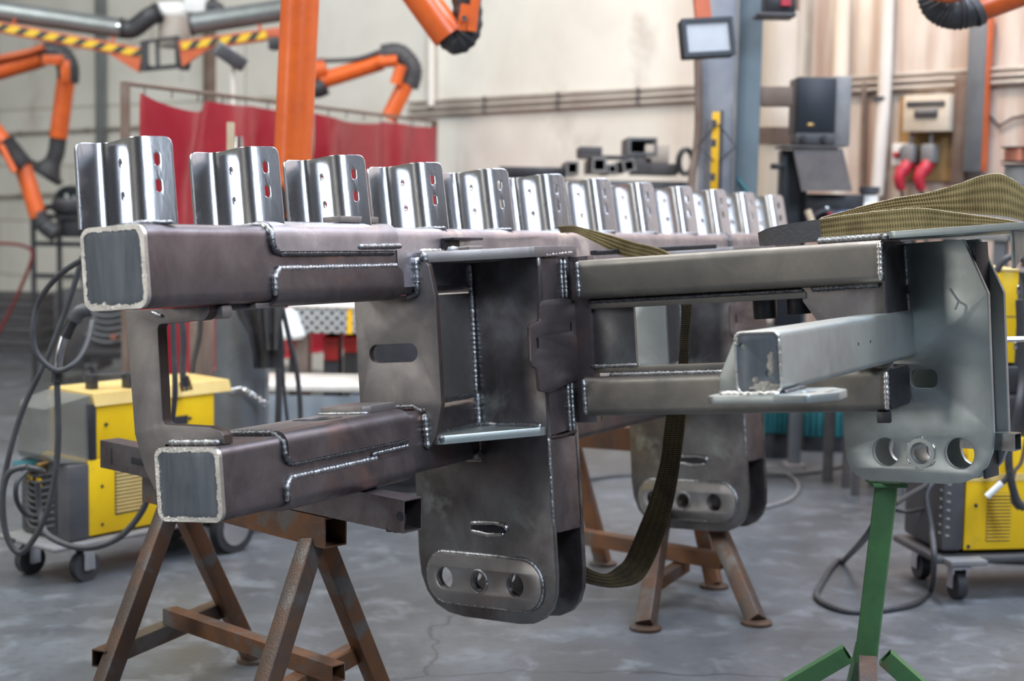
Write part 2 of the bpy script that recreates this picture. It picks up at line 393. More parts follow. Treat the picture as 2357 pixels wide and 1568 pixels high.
def fillet(poly, rad, n=5):
    """Polygon with rounded corners; rad is one radius or one per corner."""
    N = len(poly); out = []
    for i in range(N):
        p = V(poly[i]); a = V(poly[i-1]); b = V(poly[(i+1) % N])
        r = rad if isinstance(rad, (int, float)) else rad[i]
        if r <= 0: out.append(tuple(p)); continue
        u = (a-p).normalized(); v = (b-p).normalized()
        ang = u.angle(v); t = min(r/math.tan(ang/2), (a-p).length*0.49, (b-p).length*0.49)
        for k in range(n+1):
            f = k/n
            q0 = p+u*t; q1 = p+v*t
            out.append(tuple((1-f)**2*q0+2*f*(1-f)*p+f*f*q1))
    return out

def circ(cx, cy, r, n=28): return [(cx+r*math.cos(2*PI*k/n), cy+r*math.sin(2*PI*k/n)) for k in range(n)]
def stadium(x0, x1, y0, y1, n=8): return rrect(x0, x1, y0, y1, min(x1-x0, y1-y0)/2-1e-4, n)

def plate_mesh(outline, holes, t, bev=0.0015):
    """Flat plate with holes, 0..t along its normal, edges slightly broken."""
    cu = bpy.data.curves.new('outline', 'CURVE'); cu.dimensions = '2D'; cu.fill_mode = 'BOTH'
    bev = min(bev, t*0.3)
    cu.extrude = t/2-bev; cu.bevel_depth = bev; cu.bevel_resolution = 1; cu.offset = -bev
    for loop in [outline]+list(holes):
        sp = cu.splines.new('POLY'); sp.points.add(len(loop)-1)
        for p, q in zip(sp.points, loop): p.co = (q[0], q[1], 0, 1)
        sp.use_cyclic_u = True
    ob = bpy.data.objects.new('outline', cu); COL.objects.link(ob)
    me = bpy.data.meshes.new_from_object(ob)
    bpy.data.objects.remove(ob); bpy.data.curves.remove(cu)
    bm = bmesh.new(); bm.from_mesh(me); bpy.data.meshes.remove(me)
    bmesh.ops.remove_doubles(bm, verts=bm.verts, dist=1e-5)
    bmesh.ops.translate(bm, vec=(0, 0, t/2), verts=bm.verts)
    return bm

def plate(name, outline, t, m, parent, o, ex, ey, holes=(), bev=0.0015, scale=1.0):
    ex = V(ex).normalized(); ey = V(ey).normalized(); ez = ex.cross(ey)
    bm = plate_mesh(outline, holes, t, bev)
    Mx = Matrix((ex, ey, ez)).transposed().to_4x4(); Mx.translation = V(o)
    bmesh.ops.transform(bm, matrix=Mx, verts=bm.verts)
    if scale != 1.0: bmesh.ops.scale(bm, vec=(scale,)*3, verts=bm.verts)
    return finish(bm, name, m, parent, 30)

def lathe(bm, prof, c=(0, 0, 0), axis='Z', n=24, M=None):
    rings = []
    for r, h in prof:
        ring = []
        for k in range(n):
            a = 2*PI*k/n
            p = V((r*math.cos(a), r*math.sin(a), h))
            if axis == 'X': p = V((p.z, p.x, p.y))
            if axis == 'Y': p = V((p.x, p.z, p.y))
            p = p+V(c)
            ring.append(M @ p if M is not None else p)
        rings.append(ring)
    loft(bm, rings)

def copy_tree(o, parent=None):
    c = o.copy(); COL.objects.link(c)
    if parent: c.parent = parent
    for ch in list(o.children): copy_tree(ch, c)
    return c

def bar(bm, a, b, w, h, up=V((0, 0, 1)), bev=0.0, hollow=0.0):
    """Square section bar from a to b; hollow = wall thickness for an open box section."""
    a, b = V(a), V(b); d = b-a; x, y = frame_of(d, up)
    def ring(p, ww, hh): return [p+x*sx*ww/2+y*sy*hh/2 for sx, sy in ((-1, -1), (1, -1), (1, 1), (-1, 1))]
    def rring(p, ww, hh): return [p+x*q[0]+y*q[1] for q in rrect(-ww/2, ww/2, -hh/2, hh/2, max(bev, 1e-4), 3)]
    f = rring if bev else ring
    if not hollow:
        loft(bm, [f(a, w, h), f(b, w, h)])
    else:
        t = hollow; dd = d.normalized()
        dep = min(0.25, d.length*0.3)
        loft(bm, [f(a+dd*dep, w-2*t, h-2*t), f(a, w-2*t, h-2*t), f(a, w, h), f(b, w, h), f(b, w-2*t, h-2*t), f(b-dd*dep, w-2*t, h-2*t)])

def ribbon(bm, edges, t, n=6):
    """Strap given by its two edges, with thickness and UVs (u along in metres, v across)."""
    A = smooth_path([e[0] for e in edges], n); B = smooth_path([e[1] for e in edges], n)
    uv = bm.loops.layers.uv.verify()
    NW = 6; rings = []; s = 0.0; us = []
    for i in range(len(A)):
        if i: s += ((A[i]+B[i])/2-(A[i-1]+B[i-1])/2).length
        us.append(s)
        c0, c1 = (A[max(i-1, 0)]+B[max(i-1, 0)])/2, (A[min(i+1, len(A)-1)]+B[min(i+1, len(A)-1)])/2
        nrm = (c1-c0).cross(B[i]-A[i])
        nrm = nrm.normalized()*t/2
        ring = []
        for k in range(NW+1): ring.append(A[i].lerp(B[i], k/NW)+nrm)
        for k in range(NW, -1, -1): ring.append(A[i].lerp(B[i], k/NW)-nrm)
        rings.append([bm.verts.new(p) for p in ring])
    n2 = 2*(NW+1)
    def vc(k): return k/NW if k <= NW else (2*NW+1-k)/NW
    for i in range(len(rings)-1):
        for k in range(n2):
            k1 = (k+1) % n2
            f = bm.faces.new((rings[i][k], rings[i][k1], rings[i+1][k1], rings[i+1][k]))
            for lp, (u, q) in zip(f.loops, ((us[i], k), (us[i], k1), (us[i+1], k1), (us[i+1], k))): lp[uv].uv = (u, vc(q))
    bm.faces.new(rings[0][::-1]); bm.faces.new(rings[-1])
# ------------------------------------------------------------------ the welded steel frame (own axes: x to the right and nearer, y along the long beam, z up)
Q = Matrix((ROOM.R, ROOM.U, ROOM.F)).transposed() @ Matrix((FRM.R, FRM.U, FRM.F))
def WA(p): return ROOM.C + K*(Q @ (V(p)-FRM.C))
B0 = V((-2.3, 5.2, 0.45))
ROOT = thing('welded_steel_frame', 'large bare steel welded frame with a row of upright folded brackets, propped on trestles', 'steel frame')
ROOT.rotation_euler = Q.to_euler(); ROOT.location = WA(B0)
XA, YA, ZA = V((1, 0, 0)), V((0, 1, 0)), V((0, 0, 1))
FA = FRM.at

def fa(bm, name, m, parent=None, smooth=35):
    bmesh.ops.translate(bm, vec=-B0, verts=bm.verts); bmesh.ops.scale(bm, vec=(K, K, K), verts=bm.verts)
    return finish(bm, name, m, parent or ROOT, smooth)
def pa(name, outline, t, m, o, ex, ey, holes=(), bev=0.002, parent=None, edge=None):
    ex = V(ex).normalized(); ey = V(ey).normalized(); ez = ex.cross(ey)
    bm = plate_mesh(outline, holes, t, bev)
    Mx = Matrix((ex, ey, ez)).transposed().to_4x4(); Mx.translation = V(o)
    bmesh.ops.transform(bm, matrix=Mx, verts=bm.verts)
    if edge:      # flame cut edges keep their own dark oxide
        bm.normal_update()
        for f in bm.faces:
            if abs(f.normal.dot(ez)) < 0.35: f.material_index = 1
    ob = fa(bm, name, m, parent, 30)
    if edge: ob.data.materials.append(MT[edge])
    return ob
def bead(pts, r, m='weld', parent=None, name='weld_bead', n=None, flat=0.75):
    """Weld bead: a rippled run of metal."""
    P = [V(p) for p in pts]
    L = sum((b-a).length for a, b in zip(P, P[1:]))
    st = max(6, int(L/0.006)); out = []; acc = 0
    for a, b in zip(P, P[1:]):
        k = max(2, int(st*(b-a).length/L))
        out += [a.lerp(b, i/k) for i in range(k)]
    out.append(P[-1])
    bm = NB(); cnt = len(out)-1; sd = random.random()*50
    def rf(t):
        i = t*cnt
        e = min(1, min(t, 1-t)*cnt/2+0.35)
        return r*e*(1+0.13*math.sin(i*2.1)+0.22*noise.noise(V((i*0.35+sd, sd, 0))))
    tube(bm, out, r, 8, True, rf)
    return fa(bm, name, m, parent, 60)

def tube_y(x0, x1, z0, z1, y0, y1, r, name, m, parent=None, hole=None):
    bm = NB(); pr = rrect(x0, x1, z0, z1, r, 6)
    N = 24
    loft(bm, [[(x, y0+(y1-y0)*i/N, z) for x, z in pr] for i in range(N+1)])
    return fa(bm, name, m, parent)

def end_cap(x0, x1, z0, z1, y, r, host):
    """Cap welded into the tube's end with a ragged ground rim."""
    i = 0.006
    cap = pa('end_cap', rrect(x0+i, x1-i, z0+i, z1-i, r-i, 5), 0.012, 'steel_cap', (0, y+0.004, 0), XA, ZA)
    # the plate helper grows along -y for (x, z) axes
    out = rrect(x0+0.001, x1-0.001, z0+0.001, z1-0.001, r, 14)
    inn = []
    base = rrect(x0+0.012, x1-0.012, z0+0.012, z1-0.012, r*0.72, 14)
    dense_o, dense_i = [], []
    for k in range(len(out)):
        a, b = V(out[k]), V(out[(k+1) % len(out)]); c, d = V(base[k]), V(base[(k+1) % len(base)])
        n = max(1, int((b-a).length/0.004))
        for j in range(n):
            dense_o.append(a.lerp(b, j/n)); dense_i.append(c.lerp(d, j/n))
    bm = NB(); cx = V(((x0+x1)/2, (z0+z1)/2))
    ro, ri, rb = [], [], []
    for o, q in zip(dense_o, dense_i):
        w = noise.noise(V((q.x*40, q.y*40, y)))*0.5+noise.noise(V((q.x*150, q.y*150, y+3)))*0.5
        low = max(0, 1-(q.y-z0)/0.03) if q.x < x0+0.08 else 0
        f = 0.035+0.07*w+0.10*low*max(0, 0.5+w)
        q2 = q.lerp(cx, max(-0.02, f))
        ro.append((o.x, y+0.001, o.y)); ri.append((q2.x, y-0.0095, q2.y)); rb.append((o.x, y+0.014, o.y))
    n = len(ro)
    A_ = [bm.verts.new(p) for p in rb]; B_ = [bm.verts.new((p[0], y-0.0095, p[2])) for p in ro]; C_ = [bm.verts.new(p) for p in ri]; D_ = [bm.verts.new((p[0], y+0.006, p[2])) for p in ri]
    for a, b in ((A_, B_), (B_, C_), (C_, D_)):
        for k in range(n): bm.faces.new((a[k], a[(k+1) % n], b[(k+1) % n], b[k]))
    fa(bm, 'ground_rim', 'ground_steel', cap)
    return cap

def wrap(pts, y0, y1, t, cr, name, m, parent=None):
    """Sheet following a side profile pts = [(x, z, nx, nz)] from its free edge, y range y0..y1, corner radius cr at the free edge."""
    d = [0.0]
    for a, b in zip(pts, pts[1:]): d.append(d[-1]+math.hypot(b[0]-a[0], b[1]-a[1]))
    bm = NB(); rows = []
    for (x, z, nx, nz), s in zip(pts, d):
        c = cr-math.sqrt(max(0, cr*cr-(cr-s)**2)) if s < cr else 0
        rows.append([bm.verts.new((x+nx*o, yy, z+nz*o)) for yy, o in ((y0+c, 0.0005), (y0+c, t), (y1-c, t), (y1-c, 0.0005))])
    for a, b in zip(rows, rows[1:]):
        for k in range(4): bm.faces.new((a[k], a[(k+1) % 4], b[(k+1) % 4], b[k]))
    bm.faces.new(rows[0]); bm.faces.new(rows[-1][::-1])
    return fa(bm, name, m, parent)

def side_profile(xf, zfree, zedge, r, xend, top):
    """From the free edge on the side face x = xf, round the corner, to xend on the top or bottom face."""
    s = 1 if top else -1
    zc = zedge-s*r; out = []
    for k in range(9):
        f = (1-math.cos(PI/2*k/8)) if k < 8 else 1
        out.append((xf, zfree+(zc-zfree)*f, 1, 0))
    for k in range(1, 9):
        a = PI/2*k/8
        out.append((xf-r+r*math.cos(a), zc+s*r*math.sin(a), math.cos(a), s*math.sin(a)))
    for k in range(1, 4): out.append((xf-r+(xend-xf+r)*k/3, zedge, 0, s))
    return out

XF = -2.96
# --- long upper beam
MB_ = (-3.205, XF, 1.272, 1.517)
main = tube_y(*MB_, 3.352, 9.5, 0.038, 'main_beam', 'steel_tube')
end_cap(-3.205, XF, 1.272, 1.517, 3.345, 0.038, main)
for ya, yb in ((3.93, 4.66), (8.165, 8.93)):
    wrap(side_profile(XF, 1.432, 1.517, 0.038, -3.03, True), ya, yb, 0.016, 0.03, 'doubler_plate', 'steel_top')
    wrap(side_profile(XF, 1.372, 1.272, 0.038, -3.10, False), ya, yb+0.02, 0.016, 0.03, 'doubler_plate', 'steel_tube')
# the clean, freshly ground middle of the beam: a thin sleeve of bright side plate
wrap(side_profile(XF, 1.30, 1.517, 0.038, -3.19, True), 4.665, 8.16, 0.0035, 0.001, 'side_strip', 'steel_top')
for ya in (3.93,):
    bead([(XF+0.006, ya-0.004, 1.45), (XF+0.004, ya-0.006, 1.49), (XF-0.02, ya-0.005, 1.516), (-3.03, ya-0.004, 1.522)], 0.013, 'weld')
    bead([(XF+0.006, ya+0.03, 1.426), (XF+0.006, ya, 1.44), (XF+0.006, ya-0.004, 1.47)], 0.012, 'weld_dark')
    bead([(XF+0.006, ya+0.03, 1.425), (XF+0.006, 4.64, 1.425)], 0.009, 'weld_dark')
    bead([(XF+0.006, ya-0.006, 1.29), (XF+0.006, ya-0.006, 1.345), (XF+0.006, ya+0.02, 1.376), (XF+0.006, 4.65, 1.378)], 0.0115, 'weld')
bead([(XF+0.018, 4.40, 1.446), (XF+0.018, 4.52, 1.447), (XF+0.018, 4.67, 1.449)], 0.010, 'weld', flat=0.5)
bead([(XF-0.01, 8.155, 1.29), (XF+0.006, 8.155, 1.33), (XF+0.006, 8.155, 1.48), (-3.0, 8.155, 1.525)], 0.014, 'weld_dark')
# small bright pad on top of the doubler between two brackets
bm = NB(); box(bm, (-3.06, 4.36, 1.534), (-2.985, 4.60, 1.556), 0.002); fa(bm, 'spacer_pad', 'steel_plate')
# long plate along the beam's hidden underside, left of the C plate
bm = NB(); box(bm, (-3.10, 3.86, 1.252), (-2.985, 4.03, 1.271), 0.003); fa(bm, 'underside_pad', 'steel_plate')
bm = NB(); box(bm, (-3.19, 3.70, 1.258), (-3.01, 3.86, 1.271), 0.003); fa(bm, 'underside_plate', 'navy_metal')
bm = NB(); box(bm, (-3.222, 3.42, 1.30), (-3.2045, 4.0, 1.43), 0.004); fa(bm, 'rear_pad', 'ground_steel')

# --- shorter lower beam
low = tube_y(-3.215, XF, 0.612, 0.843, 3.62, 5.19, 0.032, 'lower_beam', 'steel_tube')
end_cap(-3.215, XF, 0.612, 0.843, 3.612, 0.032, low)
wrap(side_profile(XF, 0.752, 0.843, 0.032, -3.00, True), 3.93, 4.665, 0.015, 0.03, 'doubler_plate', 'steel_tube')
wrap(side_profile(XF, 0.700, 0.612, 0.032, -3.10, False), 3.925, 4.68, 0.015, 0.03, 'doubler_plate', 'steel_tube')
HX, HY = -3.105, 4.32
pa('cover_plate', [(-3.205, 3.93), (-3.0, 3.93), (-3.0, 4.665), (-3.205, 4.665)], 0.0155, 'steel_plate', (0, 0, 0.8435), XA, YA, holes=[circ(HX, HY, 0.088, 36)])
bm = NB(); lathe(bm, [(0.088, 0.0005), (0.088, 0.006), (0.0, 0.007)], (HX, HY, 0.8385), n=36); fa(bm, 'bore', 'steel_dark')
pa('stop_plate', fillet([(-3.20, 4.47), (-3.02, 4.47), (-3.0, 4.50), (-3.0, 4.665), (-3.20, 4.665)], 0.01), 0.026, 'steel_plate', (0, 0, 0.8595), XA, YA)
bead([(-3.2, 3.922, 0.85), (-3.0, 3.922, 0.85), (XF, 3.922, 0.82), (XF+0.006, 3.922, 0.775), (XF+0.006, 3.95, 0.747)], 0.0115, 'weld_dark')
bead([(XF+0.006, 3.95, 0.746), (XF+0.006, 4.66, 0.746)], 0.008, 'weld_dark')
bead([(XF+0.006, 3.918, 0.63), (XF+0.006, 3.918, 0.675), (XF+0.006, 3.94, 0.703), (XF+0.006, 4.45, 0.704)], 0.0115, 'weld')
bead([(XF+0.007, 4.42, 0.722), (XF+0.007, 4.66, 0.725)], 0.008, 'weld')
bead([(-3.205, 4.462, 0.862), (-3.02, 4.462, 0.862), (-3.0, 4.48, 0.862)], 0.006, 'weld')

tube_y(-3.215, XF, 0.585, 0.835, 5.385, 7.365, 0.03, 'lower_beam', 'steel_tube')
# --- C shaped end plate between the two beams
cpl = [(-3.345, 1.270), (-3.012, 1.270), (-3.012, 1.25), (-3.03, 1.226), (-3.218, 1.222), (-3.224, 0.908), (-3.04, 0.898), (-2.995, 0.885), (-2.985, 0.872), (-2.985, 0.845), (-3.218, 0.845), (-3.218, 0.66), (-3.274, 0.704), (-3.308, 0.765), (-3.340, 0.878)]
pa('end_plate', fillet(cpl, [0, 0, 0.01, 0.03, 0.018, 0.02, 0.01, 0.006, 0.006, 0, 0, 0, 0.02, 0.05, 0.03]), 0.045, 'steel_plate', (0, 3.705, 0), XA, ZA, edge='edge_brown')
bead([(-3.19, 3.645, 0.852), (-2.99, 3.645, 0.852)], 0.011, 'weld')
bead([(-3.235, 3.655, 1.262), (-3.19, 3.655, 1.245)], 0.006, 'weld')
bm = NB(); box(bm, (-3.04, 3.70, 1.228), (-2.99, 3.755, 1.2715), 0.012); fa(bm, 'end_plate_gusset', 'steel_plate')

# --- twelve folded brackets along the beam's top
ZT = 1.7795; ZB = 1.515
def fold(pts, rad, n=7):
    return [V(p) for p in fillet([(*pts[0],)]+[(*p,) for p in pts[1:-1]]+[(*pts[-1],)], [0]+rad+[0], n)]
prof = [(-3.262, 3.405), (-3.247, 3.512), (-3.06, 3.428), (-3.008, 3.54)]
def bracket_mesh():
    line = fold(prof, [0.045, 0.055])
    cum = [0.0]
    for a, b in zip(line, line[1:]): cum.append(cum[-1]+(b-a).length)
    Ltot = cum[-1]; h = ZT-ZB; t = 0.012; cr = 0.03
    def pos(s):
        s = min(max(s, 0), Ltot)
        for i in range(len(line)-1):
            if s <= cum[i+1]+1e-9:
                f = (s-cum[i])/(cum[i+1]-cum[i]); return line[i].lerp(line[i+1], f)
        return line[-1]
    # flat blank with holes, then rolled onto the folded line
    out = fillet([(0, 0), (Ltot, 0), (Ltot, h), (0, h)], [0, 0, cr, cr], 6)
    dense = []
    for i in range(len(out)):
        a, b = V(out[i]), V(out[(i+1) % len(out)])
        k = max(1, int((b-a).length/0.008)) if abs(a.y-b.y) < 1e-6 else 1
        dense += [tuple(a.lerp(b, j/k)) for j in range(k)]
    sw = Ltot*0.47; sf = Ltot-0.052
    holes = [circ(sw, h*0.73, 0.0125, 14), circ(sw+0.005, h*0.35, 0.0125, 14),
             stadium(sf-0.0095, sf+0.0095, h*0.66, h*0.81, 4), stadium(sf-0.0095, sf+0.0095, h*0.36, h*0.51, 4)]
    bm = plate_mesh(dense, holes, t, 0.0015)
    # cut the blank into narrow strips so that it can bend
    for i in range(1, 60):
        bmesh.ops.bisect_plane(bm, geom=bm.verts[:]+bm.edges[:]+bm.faces[:], plane_co=(Ltot*i/60, 0, 0), plane_no=(1, 0, 0))
    for v in bm.verts:
        s, z, o = v.co.x, v.co.y, v.co.z-t
        p = pos(s); d = (pos(s+0.004)-pos(s-0.004)).normalized()
        n = V((d.y, -d.x))
        f = (z/h)
        v.co = V((p.x+n.x*o, p.y+n.y*o, ZB+z)) + V((0.045, -0.05, 0))*(1-f)
    return bm
b0 = fa(bracket_mesh(), 'bracket', 'steel_bracket', None, 30)
sd = []
bm = NB(); 
for k in range(7):
    p = V((-3.19+0.03*k, 3.43-0.008*k, 1.5215)); 
wb = bead([(-3.19, 3.452, 1.521), (-3.01, 3.385, 1.521), (-2.972, 3.48, 1.521)], 0.007, 'weld', b0)
YS = [3.54, 4.06, 4.57, 5.11, 5.65, 6.18, 6.69, 7.21, 7.76, 8.28, 8.78, 9.32]
for y in YS[1:]:
    c = copy_tree(b0, ROOT); c.location = (0, (y-3.54)*K, 0)

# --- hanger assembly (made once beside the beam, repeated further along)
TH = R(13.6)
EE = V((math.cos(TH), -math.sin(TH), 0)); NN = V((math.sin(TH), math.cos(TH), 0))
OE = V((XF, 5.194, 0))
hanger = []
def hp(*a, **k):
    o = pa(*a, **k); hanger.append(o); return o
def hb(*a, **k):
    o = bead(*a, **k); hanger.append(o); return o
def EP(s, g, z): return OE+EE*s+NN*g+V((0, 0, z))
lug = fillet([(0, 1.383), (0.352, 1.383), (0.352, -0.03), (-0.388, -0.03), (-0.374, 0.60), (0, 0.60)], [0, 0, 0.20, 0.24, 0.0, 0])
hl = [circ(-0.23, 0.123, 0.045), circ(-0.04, 0.123, 0.037), circ(0.152, 0.123, 0.045)]
# plates built with (EE, Z) axes grow towards -NN, so each origin sits at its far face
front = hp('lug_plate', lug, 0.022, 'steel_lug', EP(0, 0.022, 0), EE, ZA, holes=hl)
hp('lug_plate', lug, 0.024, 'steel_lug', EP(0, 0.186, 0), EE, ZA, holes=hl)
boss = hp('lug_boss', rrect(-0.328, 0.286, 0.026, 0.224, 0.0985, 12), 0.014, 'steel_boss', EP(0, 0.0, 0), EE, ZA, holes=hl)
st = [EP(q[0], -0.004, q[1]) for q in rrect(-0.332, 0.290, 0.022, 0.228, 0.1025, 14)]
hanger.append(bead(st+[st[0]], 0.0065, 'weld', boss)); hanger.pop()
ring = [EP(-0.04+0.046*math.cos(a), -0.014, 0.123+0.046*math.sin(a)) for a in [2*PI*k/40 for k in range(41)]]
bead(ring, 0.0035, 'weld', boss)
bm = NB(); 
rr = []
for r_, g_ in ((0.045, -0.013), (0.045, -0.017), (0.037, -0.017), (0.037, -0.013)):
    rr.append([EP(-0.04+r_*math.cos(2*PI*k/32), g_, 0.123+r_*math.sin(2*PI*k/32)) for k in range(32)])
loft(bm, rr, caps=False); fa(bm, 'bush', 'steel_lug', boss)
# welded patch above the boss
pad = hp('welded_tab', fillet([(-0.07, 0.325), (0.108, 0.325), (0.108, 0.350), (-0.07, 0.350)], 0.004), 0.008, 'steel_dark', EP(0, 0.0, 0), EE, ZA)
bead([EP(-0.075, -0.004, 0.352), EP(-0.02, -0.004, 0.356), EP(0.06, -0.004, 0.360), EP(0.112, -0.004, 0.352), EP(0.118, -0.004, 0.332)], 0.008, 'steel_patch', pad)
bead([EP(-0.075, -0.003, 0.322), EP(0.02, -0.004, 0.312), EP(0.10, -0.003, 0.318)], 0.009, 'steel_patch', pad)
# side closures of the box between the two lug plates
hp('closure_plate', fillet([(0.024, 0.705), (0.165, 0.72), (0.165, 1.383), (0.024, 1.383)], 0.003), 0.012, 'steel_tube', EP(0.336, 0, 0), NN, ZA)
hp('closure_plate', fillet([(0.016, 0.335), (0.172, 0.335), (0.172, 0.695), (0.016, 0.695)], 0.02), 0.014, 'steel_tube', EP(0.338, 0, 0), NN, ZA)
nt_pl = [(0.03, 1.222), (-0.016, 1.214), (-0.024, 1.146), (-0.056, 1.140), (-0.084, 1.132), (-0.090, 0.984), (-0.054, 0.966), (-0.048, 0.884), (0.0, 0.872), (0.17, 0.905), (0.215, 0.935), (0.235, 1.00), (0.235, 1.17), (0.215, 1.21), (0.12, 1.225)]
npl = hp('notched_plate', fillet(nt_pl, [0.01, 0.02, 0.012, 0.015, 0.015, 0.03, 0.02, 0.012, 0.02, 0.03, 0.03, 0.03, 0.03, 0.03, 0.03]), 0.018, 'steel_tube', EP(0.353, 0, 0), NN, ZA,
         holes=[stadium(-0.052, -0.040, 1.040, 1.085, 4), stadium(0.150, 0.160, 1.095, 1.13, 4)])
for za, zb in ((1.225, 1.375), (0.71, 0.905)):
    for g_ in (0.135, 0.158):
        hb([EP(0.352, g_, za), EP(0.352, g_, zb)], 0.009, 'weld')
hb([EP(0.352, 0.004, 0.36), EP(0.352, 0.004, 0.70)], 0.007, 'weld')
hb([EP(0.05, 0.115, 1.383), EP(0.34, 0.06, 1.383)], 0.004, 'weld_dark')
hb([EP(0.352, 0.02, 0.70), EP(0.356, 0.09, 0.70), EP(0.352, 0.175, 0.71)], 0.007, 'edge_brown')
# pocket between the beams and the lug plate
hp('pocket_wall', [(4.80, 0.862), (5.19, 0.862), (5.19, 1.266), (4.80, 1.266)], 0.014, 'steel_plate', (XF-0.014, 0, 0), YA, ZA)
tp = [(-2.957, 4.800), (-2.925, 4.803), (-2.905, 4.822), (EP(0.352, -0.045, 0).x, EP(0.352, -0.045, 0).y), (EP(0.366, -0.03, 0).x, EP(0.366, -0.03, 0).y), (EP(0.366, 0.225, 0).x, EP(0.366, 0.225, 0).y), (-2.957, 5.42)]
hp('top_web', fillet([p for p in tp], [0, 0.01, 0.01, 0.02, 0.01, 0.01, 0]), 0.040, 'steel_plate', (0, 0, 1.386), XA, YA)
bp_ = [(-2.957, 4.815), (-2.915, 4.80), (-2.895, 4.808), (EP(0.345, -0.03, 0).x, EP(0.345, -0.03, 0).y), (EP(0.345, -0.001, 0).x, EP(0.345, -0.001, 0).y), (-2.957, 5.188)]
hp('bottom_web', fillet(bp_, [0, 0.01, 0.01, 0.01, 0, 0]), 0.032, 'steel_pale', (0, 0, 0.712), XA, YA)
hb([(XF+0.004, 5.18, 0.88), (XF+0.006, 5.184, 1.27), (XF+0.006, 5.184, 1.38)], 0.011, 'weld')
hb([(XF+0.008, 5.18, 0.75), (XF+0.006, 5.182, 0.875)], 0.014, 'weld')
hb([(XF+0.004, 4.83, 0.866), (XF+0.004, 5.17, 0.866)], 0.010, 'weld')
hb([(XF+0.006, 4.84, 0.749), (XF+0.010, 5.17, 0.749), EP(0.02, -0.006, 0.749), EP(0.33, -0.008, 0.749)], 0.010, 'weld')
hb([(-2.90, 4.812, 0.716), (-2.905, 4.808, 0.748)], 0.011, 'weld')
hb([(-2.92, 4.80, 1.385), (-2.93, 4.80, 1.425)], 0.014, 'weld')
hb([EP(0.356, 0.0, 1.35), EP(0.354, 0.0, 1.39), EP(0.36, 0.05, 1.392), EP(0.36, 0.2, 1.40)], 0.007, 'ground_steel')
hb([(XF+0.004, 5.14, 0.625), (XF+0.006, 5.19, 0.64)], 0.014, 'weld')
# slotted panel across the front of the pocket
pn = [(-3.240, 1.270), (-2.990, 1.270), (-2.962, 1.300), (-2.957, 1.392), (-2.922, 1.392), (-2.905, 1.378), (-2.884, 1.262), (-2.885, 0.862), (-2.922, 0.735), (-2.953, 0.693), (-2.957, 0.85), (-3.243, 0.85)]
pnf = fillet(pn, [0, 0.02, 0, 0, 0.015, 0.02, 0.01, 0.02, 0.03, 0, 0, 0])
pa('slotted_panel', pnf, 0.030, 'steel_plate', (0, 4.82, 0), XA, ZA, holes=[stadium(-3.187, -2.974, 1.022, 1.092, 8)], edge='edge_brown')
pa('plain_panel', pnf, 0.030, 'steel_pale', (0, 4.82+2.18, 0), XA, ZA)
hb([(-3.0, 4.782, 1.262), (XF+0.004, 4.782, 1.275), (XF+0.008, 4.780, 1.315)], 0.012, 'weld_dark')
hb([(XF+0.008, 4.780, 1.310), (XF+0.008, 4.780, 1.395), (XF+0.02, 4.80, 1.398)], 0.013, 'weld')
hb([(-3.12, 4.780, 0.852), (-3.0, 4.780, 0.856), (XF, 4.780, 0.835)], 0.012, 'weld_dark')
hb([(XF+0.008, 4.780, 0.83), (XF+0.012, 4.780, 0.70)], 0.014, 'weld')
# folded locking tab on the pocket's top
bm = NB(); box(bm, (-2.956, 4.98, 1.428), (-2.944, 5.10, 1.478), 0.002); box(bm, (-2.958, 4.98, 1.470), (-2.90, 5.21, 1.480), 0.003); fa(bm, 'folded_tab', 'steel_dark'); 
bm = NB(); box(bm, (-2.90, 4.99, 1.4265), (-2.84, 5.10, 1.444), 0.005); fa(bm, 'lock_pad', 'steel_plate')
bead([(-2.955, 4.83, 1.430), (-2.95, 5.3, 1.432)], 0.010, 'ground_steel')
bead([(-2.90, 4.93, 1.430), (-2.88, 4.97, 1.432)], 0.016, 'weld')
for o in hanger:
    c = copy_tree(o, ROOT); c.location = (0, 2.18*K, 0)

bm = NB(); box(bm, (-2.605, 5.285, 0.74), (-2.49, 5.34, 1.384), 0.004); fa(bm, 'junction_plate', 'steel_tube')
# --- cross beams to the right hand lug
def tube_x(x0, x1, y0, y1, z0, z1, r, name, m):
    bm = NB(); pr = rrect(y0, y1, z0, z1, r, 6); N = 10
    loft(bm, [[(x0+(x1-x0)*i/N, y, z) for y, z in pr] for i in range(N+1)])
    return fa(bm, name, m)
XB0, XB1 = -2.525, -1.356
tube_x(XB0, XB1, 5.249, 5.56, 1.2155, 1.3656, 0.03, 'cross_beam', 'steel_beam')
tube_x(XB0, XB1, 5.249, 5.56, 0.767, 0.9163, 0.03, 'cross_beam', 'steel_beam')
bm = NB(); box(bm, (XB0+0.01, 5.285, 1.176), (-1.640, 5.33, 1.200), 0.004); fa(bm, 'rail', 'steel_beam')
bm = NB(); box(bm, (XB0+0.01, 5.30, 1.195), (-1.60, 5.325, 1.2165), 0.002); fa(bm, 'rail_web', 'steel_dark')
bm = NB(); box(bm, (XB0+0.01, 5.29, 0.930), (-1.75, 5.335, 0.953), 0.004); fa(bm, 'rail', 'steel_beam')
bead([(XB0+0.10, 5.284, 0.922), (-1.78, 5.284, 0.922)], 0.010, 'weld')
bead([(XB0+0.02, 5.287, 0.956), (-2.31, 5.287, 0.958)], 0.008, 'weld')
bead([(XB0+0.02, 5.288, 1.205), (-1.65, 5.288, 1.205)], 0.008, 'weld_dark')
pa('web_plate', [(XB0+0.005, 0.945), (-2.32, 0.945), (-2.32, 1.18), (XB0+0.005, 1.18)], 0.02, 'steel_lug', (0, 5.325, 0), XA, ZA)
